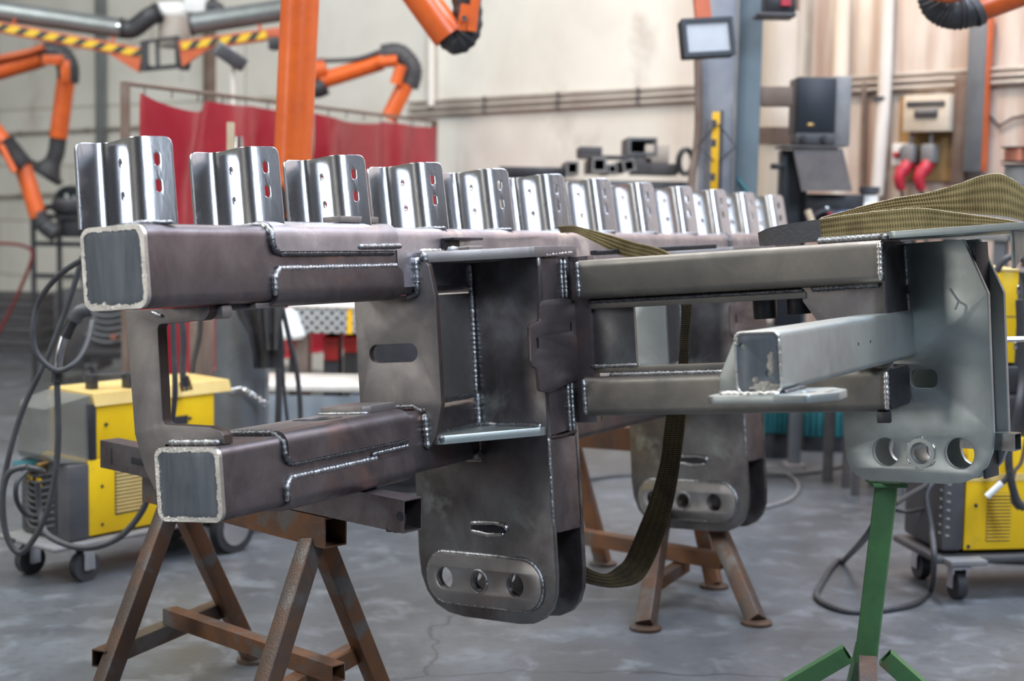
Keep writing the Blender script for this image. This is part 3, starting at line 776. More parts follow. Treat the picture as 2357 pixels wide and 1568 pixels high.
for za, zb in ((1.225, 1.36), (0.775, 0.91)):
    bead([(XB0+0.006, 5.248, za), (XB0+0.006, 5.246, zb)], 0.010, 'weld')
    bead([(XB1-0.004, 5.246, za), (XB1-0.002, 5.246, zb)], 0.011, 'ground_steel')
    bm = NB(); loft(bm, [[(x, y, z) for y, z in rrect(5.262, 5.55, za, zb, 0.022, 5)] for x in (XB1-0.01, XB1+0.006)]); fa(bm, 'end_cap', 'steel_dark')  # dark steel paints in the shade on the beams' right ends
# downstand between the cross beams beside the right hand lug
gus = [(-1.66, 1.215), (-1.345, 1.215), (-1.345, 0.915), (-1.40, 0.915), (-1.50, 1.00), (-1.585, 1.06), (-1.61, 1.10), (-1.655, 1.165)]
pa('corner_gusset', fillet(gus, [0, 0, 0, 0.03, 0.05, 0.04, 0.05, 0.03]), 0.018, 'steel_plate', (0, 5.31, 0), XA, ZA)
bead([(-1.62, 5.288, 1.208), (-1.37, 5.288, 1.212)], 0.011, 'weld_dark')
pa('side_cap', rrect(5.26, 5.56, 1.0, 1.358, 0.012, 4), 0.012, 'steel_dark', (-1.356, 0, 0), YA, ZA)  # dark colour stands in for the shade on this right-facing side
for x, zt_, m in ((-1.84, 1.106, 'steel_dark'), (-1.71, 1.118, 'steel_dark')):
    bm = NB(); lathe(bm, [(0.0, zt_), (0.042, zt_), (0.044, zt_+0.006), (0.044, 1.20)], (x, 5.42, 0), n=24); fa(bm, 'peg', m)
bm = NB(); box(bm, (-1.40, 5.255, 0.728), (-1.352, 5.275, 0.768), 0.004); fa(bm, 'hook_tab', 'steel_dark')

# --- right hand lug (a pair of tall plates)
O3 = V((-1.352, 5.556, 0))
def E3(s, g, z): return O3+EE*s+NN*g+V((0, 0, z))
l3 = fillet([(-0.282, 1.20), (0.0, 1.20), (0.0, 1.352), (0.232, 1.352), (0.314, 1.157), (0.306, 0.478), (-0.280, 0.478), (-0.282, 0.72)], [0, 0, 0, 0.0, 0.02, 0.19, 0.20, 0.03])
h3 = [circ(-0.112, 0.588, 0.053), circ(0.030, 0.588, 0.038), circ(0.178, 0.590, 0.056)]
slot = rrect(0.002, 0.108, 0.825, 0.893, 0.026, 5)
pa('lug_plate', l3, 0.022, 'steel_pale', E3(0, 0.022, 0), EE, ZA, holes=h3+[slot], bev=0.003)
pa('lug_plate', l3, 0.022, 'steel_pale', E3(0, 0.15, 0), EE, ZA, holes=h3, bev=0.003)
pa('lug_spacer', fillet([(0.02, 0.50), (0.126, 0.50), (0.126, 1.34), (0.02, 1.34)], 0.004), 0.012, 'navy_metal', E3(0.255, 0, 0), NN, ZA)
bm = NB(); rr = []
for r_, g_ in ((0.056, 0.0), (0.055, -0.006), (0.040, -0.006), (0.038, 0.0), (0.038, 0.12)):
    rr.append([E3(0.030+r_*math.cos(2*PI*k/32), g_, 0.588+r_*math.sin(2*PI*k/32)) for k in range(32)])
loft(bm, rr, caps=False); fa(bm, 'bush', 'steel_pale')
for a0 in (0.2, 1.35, 2.5, 3.4, 4.3, 5.4):
    bead([E3(0.030+0.058*math.cos(a0+k*0.12), -0.003, 0.588+0.058*math.sin(a0+k*0.12)) for k in range(5)], 0.004, 'ground_steel')
# chalk tick on the plate, lit scratches
bm = NB(); tube(bm, smooth_path([E3(0.175, -0.001, 1.18), E3(0.205, -0.001, 1.135), E3(0.232, -0.001, 1.115), E3(0.222, -0.001, 1.085)], 5), 0.004, 6); tube(bm, [E3(0.205, -0.001, 1.135), E3(0.190, -0.001, 1.105)], 0.0035, 6); fa(bm, 'chalk_mark', 'white_plastic')
# short square bar through the lug, right
bm = NB(); bar(bm, E3(0.16, 0.075, 0.635), E3(0.365, 0.075, 0.628), 0.055, 0.062, hollow=0.004); fa(bm, 'cross_pin', 'steel_lug')
# --- top plate over the upper cross beam and the lug
pa('top_plate', fillet([(-1.60, 5.33), (-1.345, 5.315), (-1.31, 5.205), (-0.55, 5.195), (-0.55, 5.80), (-1.60, 5.80)], [0.01, 0.05, 0.03, 0, 0, 0.01]), 0.024, 'steel_pale', (0, 0, 1.3665), XA, YA)
bead([(-1.60, 5.322, 1.376), (-1.36, 5.308, 1.378), (-1.335, 5.25, 1.374)], 0.012, 'weld')
pa('top_plate_rib', [(5.30, 1.24), (5.30, 1.366), (5.78, 1.366)], 0.014, 'steel_pale', (-0.93, 0, 0), YA, ZA)
bead([E3(0.01, -0.004, 1.20), E3(0.008, -0.004, 1.345)], 0.008, 'weld')
bead([E3(0.012, -0.006, 1.10), E3(0.012, -0.006, 1.165), E3(-0.02, -0.02, 1.172)], 0.009, 'weld')

# --- stub arm with its foot plate
SX0, SX1, SZ0, SZ1, SY = -1.458, -1.325, 0.938, 1.110, 4.017
bm = NB(); pr = rrect(SX0, SX1, SZ0, SZ1, 0.022, 6); N = 12
loft(bm, [[(x, SY+0.006+(5.545-SY)*i/N, z) for x, z in pr] for i in range(N+1)]); stub = fa(bm, 'stub_arm', 'steel_pale')
hexo = lambda cx, cz, r: [(cx+r*math.cos(R(60*k)), cz+r*math.sin(R(60*k))) for k in range(6)]
cap = pa('end_cap', rrect(SX0+0.006, SX1-0.006, SZ0+0.006, SZ1-0.006, 0.016, 5), 0.010, 'steel_cap', (0, SY+0.008, 0), XA, ZA, holes=[hexo(-1.437, 1.069, 0.0095), hexo(-1.364, 0.990, 0.0095)])
bm = NB(); box(bm, (SX0+0.01, SY+0.0072, SZ0+0.01), (SX1-0.01, SY+0.010, SZ1-0.01)); fa(bm, 'bore', 'steel_dark', cap)
seq = [(q[0], SY-0.001, q[1]) for q in rrect(SX0+0.003, SX1-0.003, SZ0+0.002, SZ1-0.003, 0.02, 6)]
bead(seq+[seq[0]], 0.0042, 'ground_steel', cap)
bm = NB()
def blob(bm, cx, cz, sx, sz, sd, y=SY-0.0028, n=44):
    c = bm.verts.new((cx, y-0.0025, cz)); vs = []
    for k in range(n):
        a = 2*PI*k/n; f = 1+0.38*noise.noise(V((math.cos(a)*2+sd, math.sin(a)*2, sd)))+0.2*noise.noise(V((math.cos(a)*6+sd, math.sin(a)*6, sd)))
        vs.append(bm.verts.new((cx+sx*f*math.cos(a), y, cz+sz*f*math.sin(a))))
    for k in range(n): bm.faces.new((c, vs[k], vs[(k+1) % n]))
bm.free()
for a_ in ((-1.353, 1.022, 0.012, 0.030, 1), (-1.375, 0.956, 0.042, 0.015, 2), (-1.448, 1.085, 0.006, 0.014, 7), (-1.40, 0.975, 0.010, 0.008, 4)):
    bm = NB(); blob(bm, *a_); bmesh.ops.solidify(bm, geom=bm.faces[:], thickness=0.002); fa(bm, 'ground_patch', 'ground_steel', cap)
ft = [(-1.535, 3.99), (-1.515, 3.965), (-1.33, 3.945), (-1.235, 3.945), (-1.17, 4.03), (-1.175, 4.12), (-1.24, 4.21), (-1.50, 4.21), (-1.535, 4.15)]
foot = pa('foot_plate', fillet(ft, 0.025), 0.022, 'steel_pale', (0, 0, 0.914), XA, YA, holes=[circ(-1.27, 4.06, 0.024, 24), stadium(-1.215, -1.20, 4.03, 4.13, 4)])
bead([(SX1+0.004, 4.02, 0.938), (SX1+0.006, 4.20, 0.938)], 0.008, 'weld_dark')
bead([(-1.50, 4.0, 0.938), (-1.40, 3.995, 0.936), (-1.33, 4.0, 0.937)], 0.010, 'ground_steel')
pa('arm_gusset', fillet([(-1.525, 0.936), (SX0+0.002, 0.936), (SX0+0.002, 1.10), (-1.468, 1.10), (-1.523, 0.985)], [0, 0, 0, 0.015, 0.02]), 0.014, 'steel_pale', (0, 4.075, 0), XA, ZA)
bead([(-1.525, 4.055, 0.938), (SX0, 4.055, 0.940)], 0.007, 'weld')
for y_ in (4.80, 4.945):
    bm = NB(); lathe(bm, [(0.0, SX1+0.0006), (0.006, SX1+0.0006), (0.006, SX1-0.002)], (0, y_, 1.028), axis='X', n=12); fa(bm, 'pilot_hole', 'steel_dark', stub)
# long flat bar lying under the sling behind the pocket
bm = NB(); bar(bm, (-2.62, 5.62, 1.40), (-2.36, 6.30, 1.41), 0.04, 0.02, bev=0.004); fa(bm, 'stay_bar', 'steel_dark')
# ------------------------------------------------------------------ things carrying the frame, and the slings (hall axes from here on)
P = ROOM.at
def floor_pt(px, py): return P(px, py, z=0.0)
def part(name, m, parent, fn, smooth=35):
    bm = NB(); fn(bm); return finish(bm, name, m, parent, smooth)
def local(root):
    """Build children in hall coordinates, then move them under the root's own origin."""
    bpy.context.view_layer.update()
    Mi = root.matrix_world.inverted()
    def go(o):
        for ch in o.children:
            if ch.type == 'MESH' and not ch.get('_loc'):
                ch.data.transform(Mi); ch['_loc'] = 1
            go(ch)
    go(root)
    for ch in root.children_recursive:
        if '_loc' in ch: del ch['_loc']
    return root

# --- trestle under the near end
t1 = thing('trestle', 'rusty steel trestle in front, carrying the near end of the frame', 'trestle', (-0.78, 4.43, 0), R(130), 'rusty trestles under the frame')
a1, b1 = V((-1.125, 4.735, 0.672)), V((-0.478, 4.135, 0.672))
dr = (b1-a1).normalized(); pr_ = V((0.368, 0.93, 0))
part('top_bar', 'rust', t1, lambda bm: bar(bm, a1, b1, 0.08, 0.085, hollow=0.005))
def legp(top, foot, m='rust_dark', s=0.055):
    return part('leg', m, t1, lambda bm: bar(bm, top, foot, s, s, up=dr, bev=0.004))
qa, qb = V((-1.04, 4.66, 0)), V((-0.54, 4.195, 0))
for q, mm in ((qa, ('rust_dark', 'rust')), (qb, ('rust_dark', 'rust'))):
    for sgn, m in zip((-1, 1), mm):
        top = V((q.x, q.y, 0.632))+pr_*0.025*sgn; ft_ = V((q.x, q.y, 0.012))+pr_*sgn*0.462
        lg = legp(top, ft_, m)
        part('foot_disc', 'rust_dark', lg, lambda bm: lathe(bm, [(0.055, 0.0), (0.055, 0.012), (0.03, 0.016)], (ft_.x, ft_.y, 0), n=18))
    part('cross_brace', 'rust_dark' if q.x < -0.8 else 'rust', t1, lambda bm: bar(bm, V((q.x, q.y, 0.225))-pr_*0.345-dr*0.045, V((q.x, q.y, 0.215))+pr_*0.33-dr*0.045, 0.05, 0.052, hollow=0.004))
part('long_brace', 'rust', t1, lambda bm: bar(bm, V((qa.x, qa.y, 0.273))-dr*0.03, V((qb.x, qb.y, 0.273))+dr*0.10, 0.05, 0.05, hollow=0.004))
local(t1)

# --- square tube laid across the trestle as packing
pk = thing('packing_tube', 'bare square steel tube lying on the front trestle under the lower beam', 'steel tube', (-0.8, 4.4, 0.715))
pa0, pa1 = P(252, 1042, z=0.762), P(950, 1186, z=0.762)
part('tube_body', 'steel_tube', pk, lambda bm: bar(bm, pa0, pa1, 0.07, 0.088, hollow=0.004))
dk = (pa1-pa0).normalized(); nk = V((dk.y, -dk.x, 0)); nk = nk if nk.y < 0 else -nk
for s_, w_, h_ in ((0.06, 0.008, 0.05), (0.20, 0.07, 0.022)):
    c = pa0+dk*s_+nk*0.0353
    part('slot', 'steel_dark', pk, lambda bm: box(bm, (-w_/2, -0.0006, -h_/2), (w_/2, 0.0006, h_/2), 0.0005, M=Matrix.Translation(c) @ Matrix.Rotation(math.atan2(dk.y, dk.x), 4, 'Z')))
c = pa1-dk*0.012+nk*0.0355
part('torch_cut', 'steel_dark', pk, lambda bm: lathe(bm, [(0, -0.001), (0.013, -0.001), (0.013, 0.001), (0, 0.001)], n=14, M=Matrix.Translation(c) @ Matrix.Rotation(math.atan2(nk.y, nk.x), 4, 'Z') @ Matrix.Rotation(PI/2, 4, 'Y')))
c2 = pa1-dk*0.06
part('scrap_wool', 'steel_dark', pk, lambda bm: [box(bm, (-0.012, -0.012, -0.012), (0.012, 0.012, 0.012), 0.003, M=Matrix.Translation(c2+V((random.uniform(-.02, .02), random.uniform(-.02, .02), random.uniform(-.04, -.01)))) @ Matrix.Rotation(random.random()*6, 4, 'X')) for k in range(12)])
local(pk)

# --- trestle further back
t2 = thing('trestle', 'brown steel trestle further back, behind the front lug plates', 'trestle', (0.0, 6.0, 0), R(-20), 'rusty trestles under the frame')
L0, L1 = P(1290, 1010, y=6.6), P(1602, 1040, y=6.42)
L0.z = L1.z = 0.575
part('top_bar', 'rust', t2, lambda bm: bar(bm, L0, L1, 0.09, 0.10, hollow=0.005))
legs2 = [((1486, 1449), L1-V((0.11, 0.02, 0.04)), 'rust_dark'), ((1741, 1437), L1+V((-0.05, -0.02, -0.04)), 'rust_dark'), ((1644, 1352), L1+V((-0.04, 0.02, -0.04)), 'rust'), ((1388, 1300), L0+V((0.05, 0.03, -0.04)), 'rust')]
for (px, py), top, m in legs2:
    f = floor_pt(px, py); f.z = 0.012
    lg = part('leg', m, t2, lambda bm: bar(bm, top, f, 0.062, 0.062, up=V((0.4, 1, 0)), bev=0.004))
    part('foot_disc', 'rust_dark', lg, lambda bm: lathe(bm, [(0.06, 0.0), (0.06, 0.012), (0.035, 0.018)], (f.x, f.y, 0), n=18))
g0, g1 = P(1325, 1232, y=6.5), P(1668, 1292, y=6.0)
part('long_brace', 'rust', t2, lambda bm: bar(bm, g0, g1, 0.06, 0.06, hollow=0.004))
part('cross_brace', 'rust', t2, lambda bm: bar(bm, P(1490, 1355, y=5.86), P(1575, 1300, y=6.2), 0.05, 0.05, hollow=0.004))
local(t2)

# --- green tripod stand under the right hand lug
ct, cb = P(2042, 1108, y=4.335), P(1993, 1520, y=4.38)
gs = thing('support_stand', 'green painted four-legged steel stand under the right-hand lug', 'stand', (cb.x, cb.y, 0))
def green(bm): bar(bm, cb, ct, 0.062, 0.062, up=V((0.35, 1, 0)), bev=0.004)
part('column', 'green_paint', gs, green)
fl = [((-0.38, 0.10), 'green_paint'), ((-0.06, -0.36), 'rust_dark'), ((0.34, -0.08), 'green_paint'), ((0.05, 0.36), 'green_paint')]
for (dx, dy), m in fl:
    u = V((dx, dy, 0)).normalized()
    top = cb+u*0.055+V((0, 0, 0.015)); f = V((cb.x+dx, cb.y+dy, 0.03))
    part('leg', m, gs, lambda bm: bar(bm, top, f, 0.05, 0.05, hollow=0.004))
part('head_plate', 'green_paint', gs, lambda bm: box(bm, (ct.x-0.05, ct.y-0.04, ct.z-0.012), (ct.x+0.05, ct.y+0.06, ct.z), 0.002))
local(gs)

# --- lifting slings
def A2W(px, py, y): return WA(FA(px, py, y=y))
s1 = [((1284, 521), (1292, 536), 5.90), ((1320, 520), (1322, 536), 5.75), ((1352, 527), (1348, 547), 5.72), ((1400, 540), (1384, 566), 5.72), ((1460, 558), (1424, 586), 5.74), ((1535, 580), (1492, 604), 5.76),
      ((1590, 630), (1556, 640), 5.80), ((1592, 703), (1568, 705), 5.84), ((1586, 780), (1566, 780), 5.86), ((1584, 850), (1560, 850), 5.86), ((1578, 960), (1534, 960), 5.86), ((1566, 1060), (1521, 1060), 5.85),
      ((1551, 1150), (1499, 1142), 5.84), ((1528, 1232), (1472, 1212), 5.83), ((1500, 1300), (1441, 1284), 5.80), ((1470, 1340), (1420, 1306), 5.74), ((1420, 1352), (1392, 1322), 5.68), ((1370, 1348), (1360, 1312), 5.62), ((1325, 1335), (1330, 1290), 5.58)]
sl1 = thing('lifting_sling', 'olive webbing sling draped over the long beam, hanging in a loop', 'lifting sling', A2W(1560, 800, 5.86), 0, 'olive lifting slings')
for nm, m, E_ in (('strap_top', 'webbing', s1[:7]), ('strap_tail', 'webbing_shaded', s1[6:])):
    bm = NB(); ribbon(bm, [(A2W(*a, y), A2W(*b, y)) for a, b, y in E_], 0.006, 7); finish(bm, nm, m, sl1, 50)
local(sl1)
s2 = [((1748, 536), (1752, 566), 5.40), ((1775, 524), (1780, 565), 5.37), ((1830, 513), (1836, 560), 5.36), ((1888, 505), (1892, 556), 5.36)]
s3 = [((1886, 505), (1890, 556), 5.36), ((1960, 494), (1965, 549), 5.35), ((2050, 484), (2055, 544), 5.33), ((2120, 480), (2130, 540), 5.34), ((2200, 490), (2200, 535), 5.36), ((2290, 502), (2290, 528), 5.36), ((2375, 516), (2375, 526), 5.36)]
s4 = [((1890, 502), (1894, 512), 5.40), ((1980, 477), (1986, 494), 5.40), ((2060, 457), (2066, 486), 5.41), ((2130, 445), (2142, 484), 5.42), ((2200, 426), (2202, 489), 5.42), ((2262, 405), (2268, 494), 5.42), ((2305, 402), (2312, 498), 5.42), ((2345, 424), (2350, 506), 5.44), ((2390, 462), (2395, 518), 5.48)]
rs = thing('lifting_sling', 'folded olive webbing sling with a grey end sleeve, lying on top of the right-hand plate', 'lifting sling', A2W(2050, 545, 5.36), 0, 'olive lifting slings')
for nm, m, E_ in (('end_sleeve', 'sleeve', s2), ('strap', 'webbing', s3), ('strap_fold', 'webbing', s4)):
    bm = NB(); ribbon(bm, [(A2W(*a, y), A2W(*b, y)) for a, b, y in E_], 0.012 if nm == 'end_sleeve' else 0.008, 7); finish(bm, nm, m, rs, 50)
# frayed pale edge threads
for E_, nm in ((s4, 'frayed_edge'), (s3, 'frayed_edge')):
    pth = smooth_path([A2W(*a, y) for a, b, y in E_], 40)
    def fr(bm):
        q = [p+V((0, 0, 0.0015*noise.noise(p*90))) for p in pth]
        tube(bm, q, 0.0017, 5)
    part(nm, 'wood_pale', rs, fr)
local(rs)
# ------------------------------------------------------------------ the hall
def struct(bm, name, m): return tag(finish(bm, name, m, None, 30), None, None, kind='structure')
WO = V((-5.9, 17.5, 0)); WD = V((0.743, -0.669, 0)).normalized(); WN = V((-WD.y, WD.x, 0))   # back wall: along WD, WN points into it
WRZ = math.atan2(WD.y, WD.x)
MW = Matrix.Translation(WO) @ Matrix.Rotation(WRZ, 4, 'Z')
def wl(px, py, off=0.0):
    p = ROOM.on(px, py, WO-WN*off, WN)
    return (p-WO).dot(WD), p.z
HT = 7.6
MT['dark_wall'] = mat('dark_wall', (0.10, 0.10, 0.105), (0.07, 0.07, 0.07), 0.8)
bm = NB(); box(bm, (-16, -9.2, -0.2), (14, 30, 0)); struct(bm, 'floor', 'floor')
bm = NB(); box(bm, (-8, 0, 0), (22, 0.3, HT)); o = struct(bm, 'wall_back', 'wall'); o.matrix_world = MW
bm = NB(); box(bm, (-16.2, -9.2, 0), (-16, 30, HT)); struct(bm, 'wall_left', 'wall')
bm = NB(); box(bm, (-16, -9.4, 0), (14, -9.2, HT)); struct(bm, 'wall_front', 'dark_wall')
bm = NB(); box(bm, (14, -9.2, 0), (14.2, 8, HT)); struct(bm, 'wall_right', 'wall')
MT['ceiling'] = mat('ceiling_sheet', (0.30, 0.30, 0.30), (0.24, 0.24, 0.24), 0.8)
bm = NB(); box(bm, (-16, -9.2, HT), (14, 30, HT+0.2)); struct(bm, 'ceiling', 'ceiling')

def wthing(name, label, cat, s, z, off=0.0, group=None):
    """A thing fixed to the back wall: local x along the wall, -y out into the hall, z up."""
    return thing(name, label, cat, WO+WD*s-WN*off+V((0, 0, z)), WRZ, group)
def wbox(t, name, m, px0, py0, px1, py1, off0, off1, bev=0.004):
    """Box on the wall between two photo corners, from off0 to off1 out of the wall; added under t in its local axes."""
    a, b = wl(px0, py0, off1), wl(px1, py1, off1)
    o = t.location; s0 = (o-WO).dot(WD); z0 = o.z; oo = -(o-WO).dot(WN)
    bm = NB(); box(bm, (a[0]-s0, -(off1-oo), min(a[1], b[1])-z0), (b[0]-s0, -(off0-oo), max(a[1], b[1])-z0), bev)
    return finish(bm, name, m, t)
def wpipe(name, label, cat, pts, r, m, off, group=None, clamps=(), clamp_m='dark_grey'):
    q = [wl(px, py, off) for px, py in pts]
    t = wthing(name, label, cat, q[0][0], q[0][1], off, group)
    bm = NB(); tube(bm, [(s-q[0][0], 0, z-q[0][1]) for s, z in q], r, 16); finish(bm, 'pipe_run', m, t)
    for f in clamps:
        c = V((q[0][0], 0, q[0][1])).lerp(V((q[-1][0], 0, q[-1][1])), f)-V((q[0][0], 0, q[0][1]))
        d = V((q[-1][0]-q[0][0], 0, q[-1][1]-q[0][1])).normalized()
        bm = NB(); tube(bm, [c-d*0.012, c+d*0.012], r*1.25, 16); box(bm, (c.x-0.012, r, c.z-0.012), (c.x+0.012, off-0.004, c.z+0.012)); finish(bm, 'clamp', clamp_m, t)
    return t
# conduits
for i, (ya, yb, lab) in enumerate(((236, 157, 'topmost of the three conduits running along the back wall'), (252, 172, 'middle conduit of the three running along the back wall'), (266, 188, 'lowest of the three conduits running along the back wall'))):
    wpipe('wall_conduit', lab, 'conduit', [(940, ya), (2420, yb-4)], 0.016, 'conduit', 0.03, 'conduits along the back wall', (0.16, 0.3, 0.44, 0.62, 0.80, 0.92))
for i, (ya, lab) in enumerate(((306, 'upper thin conduit low on the left part of the wall'), (450, 'thin conduit low on the left wall, below the fume arm nozzle'))):
    wpipe('wall_conduit', lab, 'conduit', [(-60, ya+6), (330, ya-14)], 0.02, 'conduit', 0.03, 'conduits on the left', (0.3, 0.7))
wpipe('downpipe', 'thin white downpipe on the pale wall, right of the bent fume arm', 'pipe', [(992, -60), (992, 244)], 0.03, 'pipe_white', 0.055, None, (0.5,), 'pipe_white')
# steel column against the left part of the wall
s, z = wl(250, 300)
t = wthing('wall_stanchion', 'grey steel stanchion standing against the wall behind the hazard-striped arm', 'column', s, 0, 0.1)
def ibeam(bm):
    box(bm, (-0.03, -0.04, 0), (0.03, -0.03, 6.8)); box(bm, (-0.03, 0.03, 0), (0.03, 0.04, 6.8)); box(bm, (-0.005, -0.031, 0), (0.005, 0.031, 6.8))
part('profile', 'duct_grey', t, ibeam)
part('base_plate', 'duct_grey', t, lambda bm: box(bm, (-0.1, -0.14, 0), (0.1, 0.1, 0.015)))
s, z = wl(492, 200)
t = wthing('wall_stanchion', 'dark narrow stanchion on the wall left of the thick orange tube', 'column', s, 0, 0.05)
part('profile', 'brown_steel', t, lambda bm: box(bm, (-0.035, -0.05, 0), (0.035, 0.05, 6.0)))

# right hand bay: pipes and electrics
wpipe('thin_conduit', 'thin beige conduit hanging above the dark loudspeaker-like box', 'conduit', [(1866, -60), (1856, 170)], 0.014, 'conduit', 0.03)
wpipe('heating_pipe', 'wide beige heating pipe lit from one side, above the dark box', 'pipe', [(1940, -60), (1934, 205)], 0.055, 'duct_cream', 0.09)
wpipe('heating_pipe', 'tall cream pipe with a black clamp, left of the fuse box', 'pipe', [(2044, -60), (2036, 210), (2018, 450)], 0.044, 'pipe_white', 0.08, None, (0.56,))
wpipe('branch_pipe', 'thin vertical branch pipe just right of the dark box', 'pipe', [(1990, 190), (1984, 440)], 0.018, 'brown_steel', 0.04)
t = wthing('backing_board', 'rust-stained wooden backing board behind the fuse box', 'board', wl(2150, 300)[0], wl(2150, 300)[1])
wbox(t, 'board', 'ochre_board', 2072, 222, 2194, 418, 0.003, 0.018)
s, z = wl(2132, 258, 0.02)
t = wthing('fuse_box', 'cream fuse box with a dark breaker window on the rusty board', 'fuse box', s, z, 0.02)
wbox(t, 'housing', 'beige_box', 2080, 220, 2182, 302, 0.02, 0.13, 0.008)
wbox(t, 'cover_lip', 'dark_grey', 2086, 234, 2174, 243, 0.13, 0.140)
wbox(t, 'breaker_row', 'dark_grey', 2104, 253, 2156, 269, 0.13, 0.145)
wbox(t, 'breaker_strip', 'tool_grey', 2108, 251, 2152, 260, 0.13, 0.150)
for nm, px, lab in (('left', 2104, 'red industrial plug in a grey socket, nearer the cream pipe'), ('right', 2150, 'red industrial plug in a grey socket, directly right of the other plug')):
    s, z = wl(px, 380, 0.02)
    t = wthing('plug_socket', lab, 'plug', s, z, 0.03, 'red plugs')
    part('socket', 'tool_grey', t, lambda bm: (box(bm, (-0.045, -0.10, 0.01), (0.045, 0.0, 0.13), 0.015), tube(bm, [(0, -0.05, 0.12), (0.01, -0.05, 0.24)], 0.012, 8)))
    part('collar', 'red_plastic', t, lambda bm: tube(bm, [(0, -0.06, 0.02), (-0.02, -0.10, -0.05)], 0.042, 14))
    part('plug_body', 'red_plastic', t, lambda bm: tube(bm, smooth_path([(-0.02, -0.10, -0.03), (-0.03, -0.125, -0.09), (-0.02, -0.11, -0.16)], 4), 0.035, 14, rf=lambda f: 0.046-0.018*f))
    part('cable', 'cable_grey', t, lambda bm: tube(bm, smooth_path([(-0.02, -0.11, -0.15), (-0.01, -0.10, -0.25), (0.0, -0.05, -0.5)], 4), 0.011, 8))
s, z = wl(2070, 350, 0.02)
t = wthing('switch_box', 'small white and dark switch box left of the red plugs', 'switch', s, z, 0.0)
wbox(t, 'housing', 'white_plastic', 2054, 330, 2090, 380, 0.0, 0.06)
wbox(t, 'switch_face', 'navy_metal', 2070, 340, 2089, 366, 0.06, 0.068)
wbox(t, 'rotary_knob', 'red_plastic', 2055, 350, 2066, 362, 0.06, 0.08)
t = wthing('cable_rail', 'narrow brown cable rail right of the fuse box', 'rail', wl(2207, 300)[0], wl(2207, 300)[1])
wbox(t, 'rail', 'brown_steel', 2198, 175, 2216, 425, 0.02, 0.07)
t = wthing('cable_channel', 'tall grey steel channel with a rusty edge at the right', 'channel', wl(2245, 200)[0], wl(2245, 200)[1])
wbox(t, 'channel', 'post_grey', 2231, 40, 2256, 395, 0.02, 0.10)
wbox(t, 'painted_edge', 'orange_dull', 2256, 40, 2262, 395, 0.02, 0.09)
wpipe('loose_cable', 'thin black cable sagging across the pinkish wall at the far right', 'cable', [(2266, 258), (2276, 264), (2300, 290), (2330, 272), (2380, 262)], 0.008, 'black_rubber', 0.02)

# blue-grey column with beam, lamp, level
cY = 8.5
ca, cbb = P(1608, 300, y=cY), P(1690, 300, y=cY)
t = thing('steel_column', 'blue-grey steel column in the middle of the back bay', 'column', (ca.x, cY, 0), R(-14))
wcol = cbb.x-ca.x
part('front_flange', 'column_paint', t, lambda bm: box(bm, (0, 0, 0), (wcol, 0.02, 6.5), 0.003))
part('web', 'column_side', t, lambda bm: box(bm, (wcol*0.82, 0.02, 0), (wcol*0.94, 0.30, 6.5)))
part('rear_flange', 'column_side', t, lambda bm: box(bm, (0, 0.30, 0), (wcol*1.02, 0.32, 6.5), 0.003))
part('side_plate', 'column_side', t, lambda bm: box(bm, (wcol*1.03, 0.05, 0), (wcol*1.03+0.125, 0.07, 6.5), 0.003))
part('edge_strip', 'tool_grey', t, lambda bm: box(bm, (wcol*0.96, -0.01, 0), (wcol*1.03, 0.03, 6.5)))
part('cross_arm', 'brown_steel', t, lambda bm: box(bm, (wcol+0.13, 0.06, P(1780, 250, y=8.7).z), (wcol+0.30, 0.16, P(1780, 206, y=8.7).z), 0.004))
part('base_plate', 'column_side', t, lambda bm: box(bm, (-0.05, -0.06, 0), (wcol+0.08, 0.38, 0.02)))
c = P(1606, 330, y=8.46)
t = thing('hanging_hose', 'thin dark rubber hose hanging down the left edge of the blue-grey column', 'hose', (c.x, 8.46, 0))
part('hose_run', 'brown_steel', t, lambda bm: tube(bm, smooth_path([P(1606, 130, y=8.47)-t.location, P(1608, 260, y=8.46)-t.location, P(1604, 340, y=8.45)-t.location, P(1594, 395, y=8.42)-t.location, P(1592, 450, y=8.40)-t.location], 6), 0.022, 10))
# flood light
f0, f1 = P(1568, 40, y=7.7), P(1690, 132, y=7.7)
fc = (f0+f1)/2; fw = (f1.x-f0.x)*0.98; fh = (f0.z-f1.z)*1.0
t = thing('flood_light', 'black framed flood light with a white face, hung on the blue-grey column', 'lamp', fc, R(14))
t.rotation_euler = (R(-8), R(-5), R(10))
part('housing', 'navy_metal', t, lambda bm: box(bm, (-fw/2, 0.0, -fh/2), (fw/2, 0.07, fh/2), 0.008))
def fframe(bm):
    b_ = 0.022
    box(bm, (-fw/2, -0.02, -fh/2), (-fw/2+b_, 0, fh/2)); box(bm, (fw/2-b_, -0.02, -fh/2), (fw/2, 0, fh/2))
    box(bm, (-fw/2+b_, -0.02, -fh/2), (fw/2-b_, 0, -fh/2+b_)); box(bm, (-fw/2+b_, -0.02, fh/2-b_), (fw/2-b_, 0, fh/2))
part('frame', 'navy_metal', t, fframe)
part('reflector', 'glass_white', t, lambda bm: loft(bm, [[(-fw/2+.024, -0.008, -fh/2+.024), (fw/2-.024, -0.008, -fh/2+.024), (fw/2-.024, -0.008, fh/2-.024), (-fw/2+.024, -0.008, fh/2-.024)], [(-fw/2+.06, -0.002, -fh/2+.05), (fw/2-.03, -0.002, -fh/2+.05), (fw/2-.03, -0.002, fh/2-.05), (-fw/2+.06, -0.002, fh/2-.05)]]))
part('bracket', 'orange_dull', t, lambda bm: box(bm, (-0.04, 0.03, fh/2), (0.04, 0.06, fh/2+0.3)))
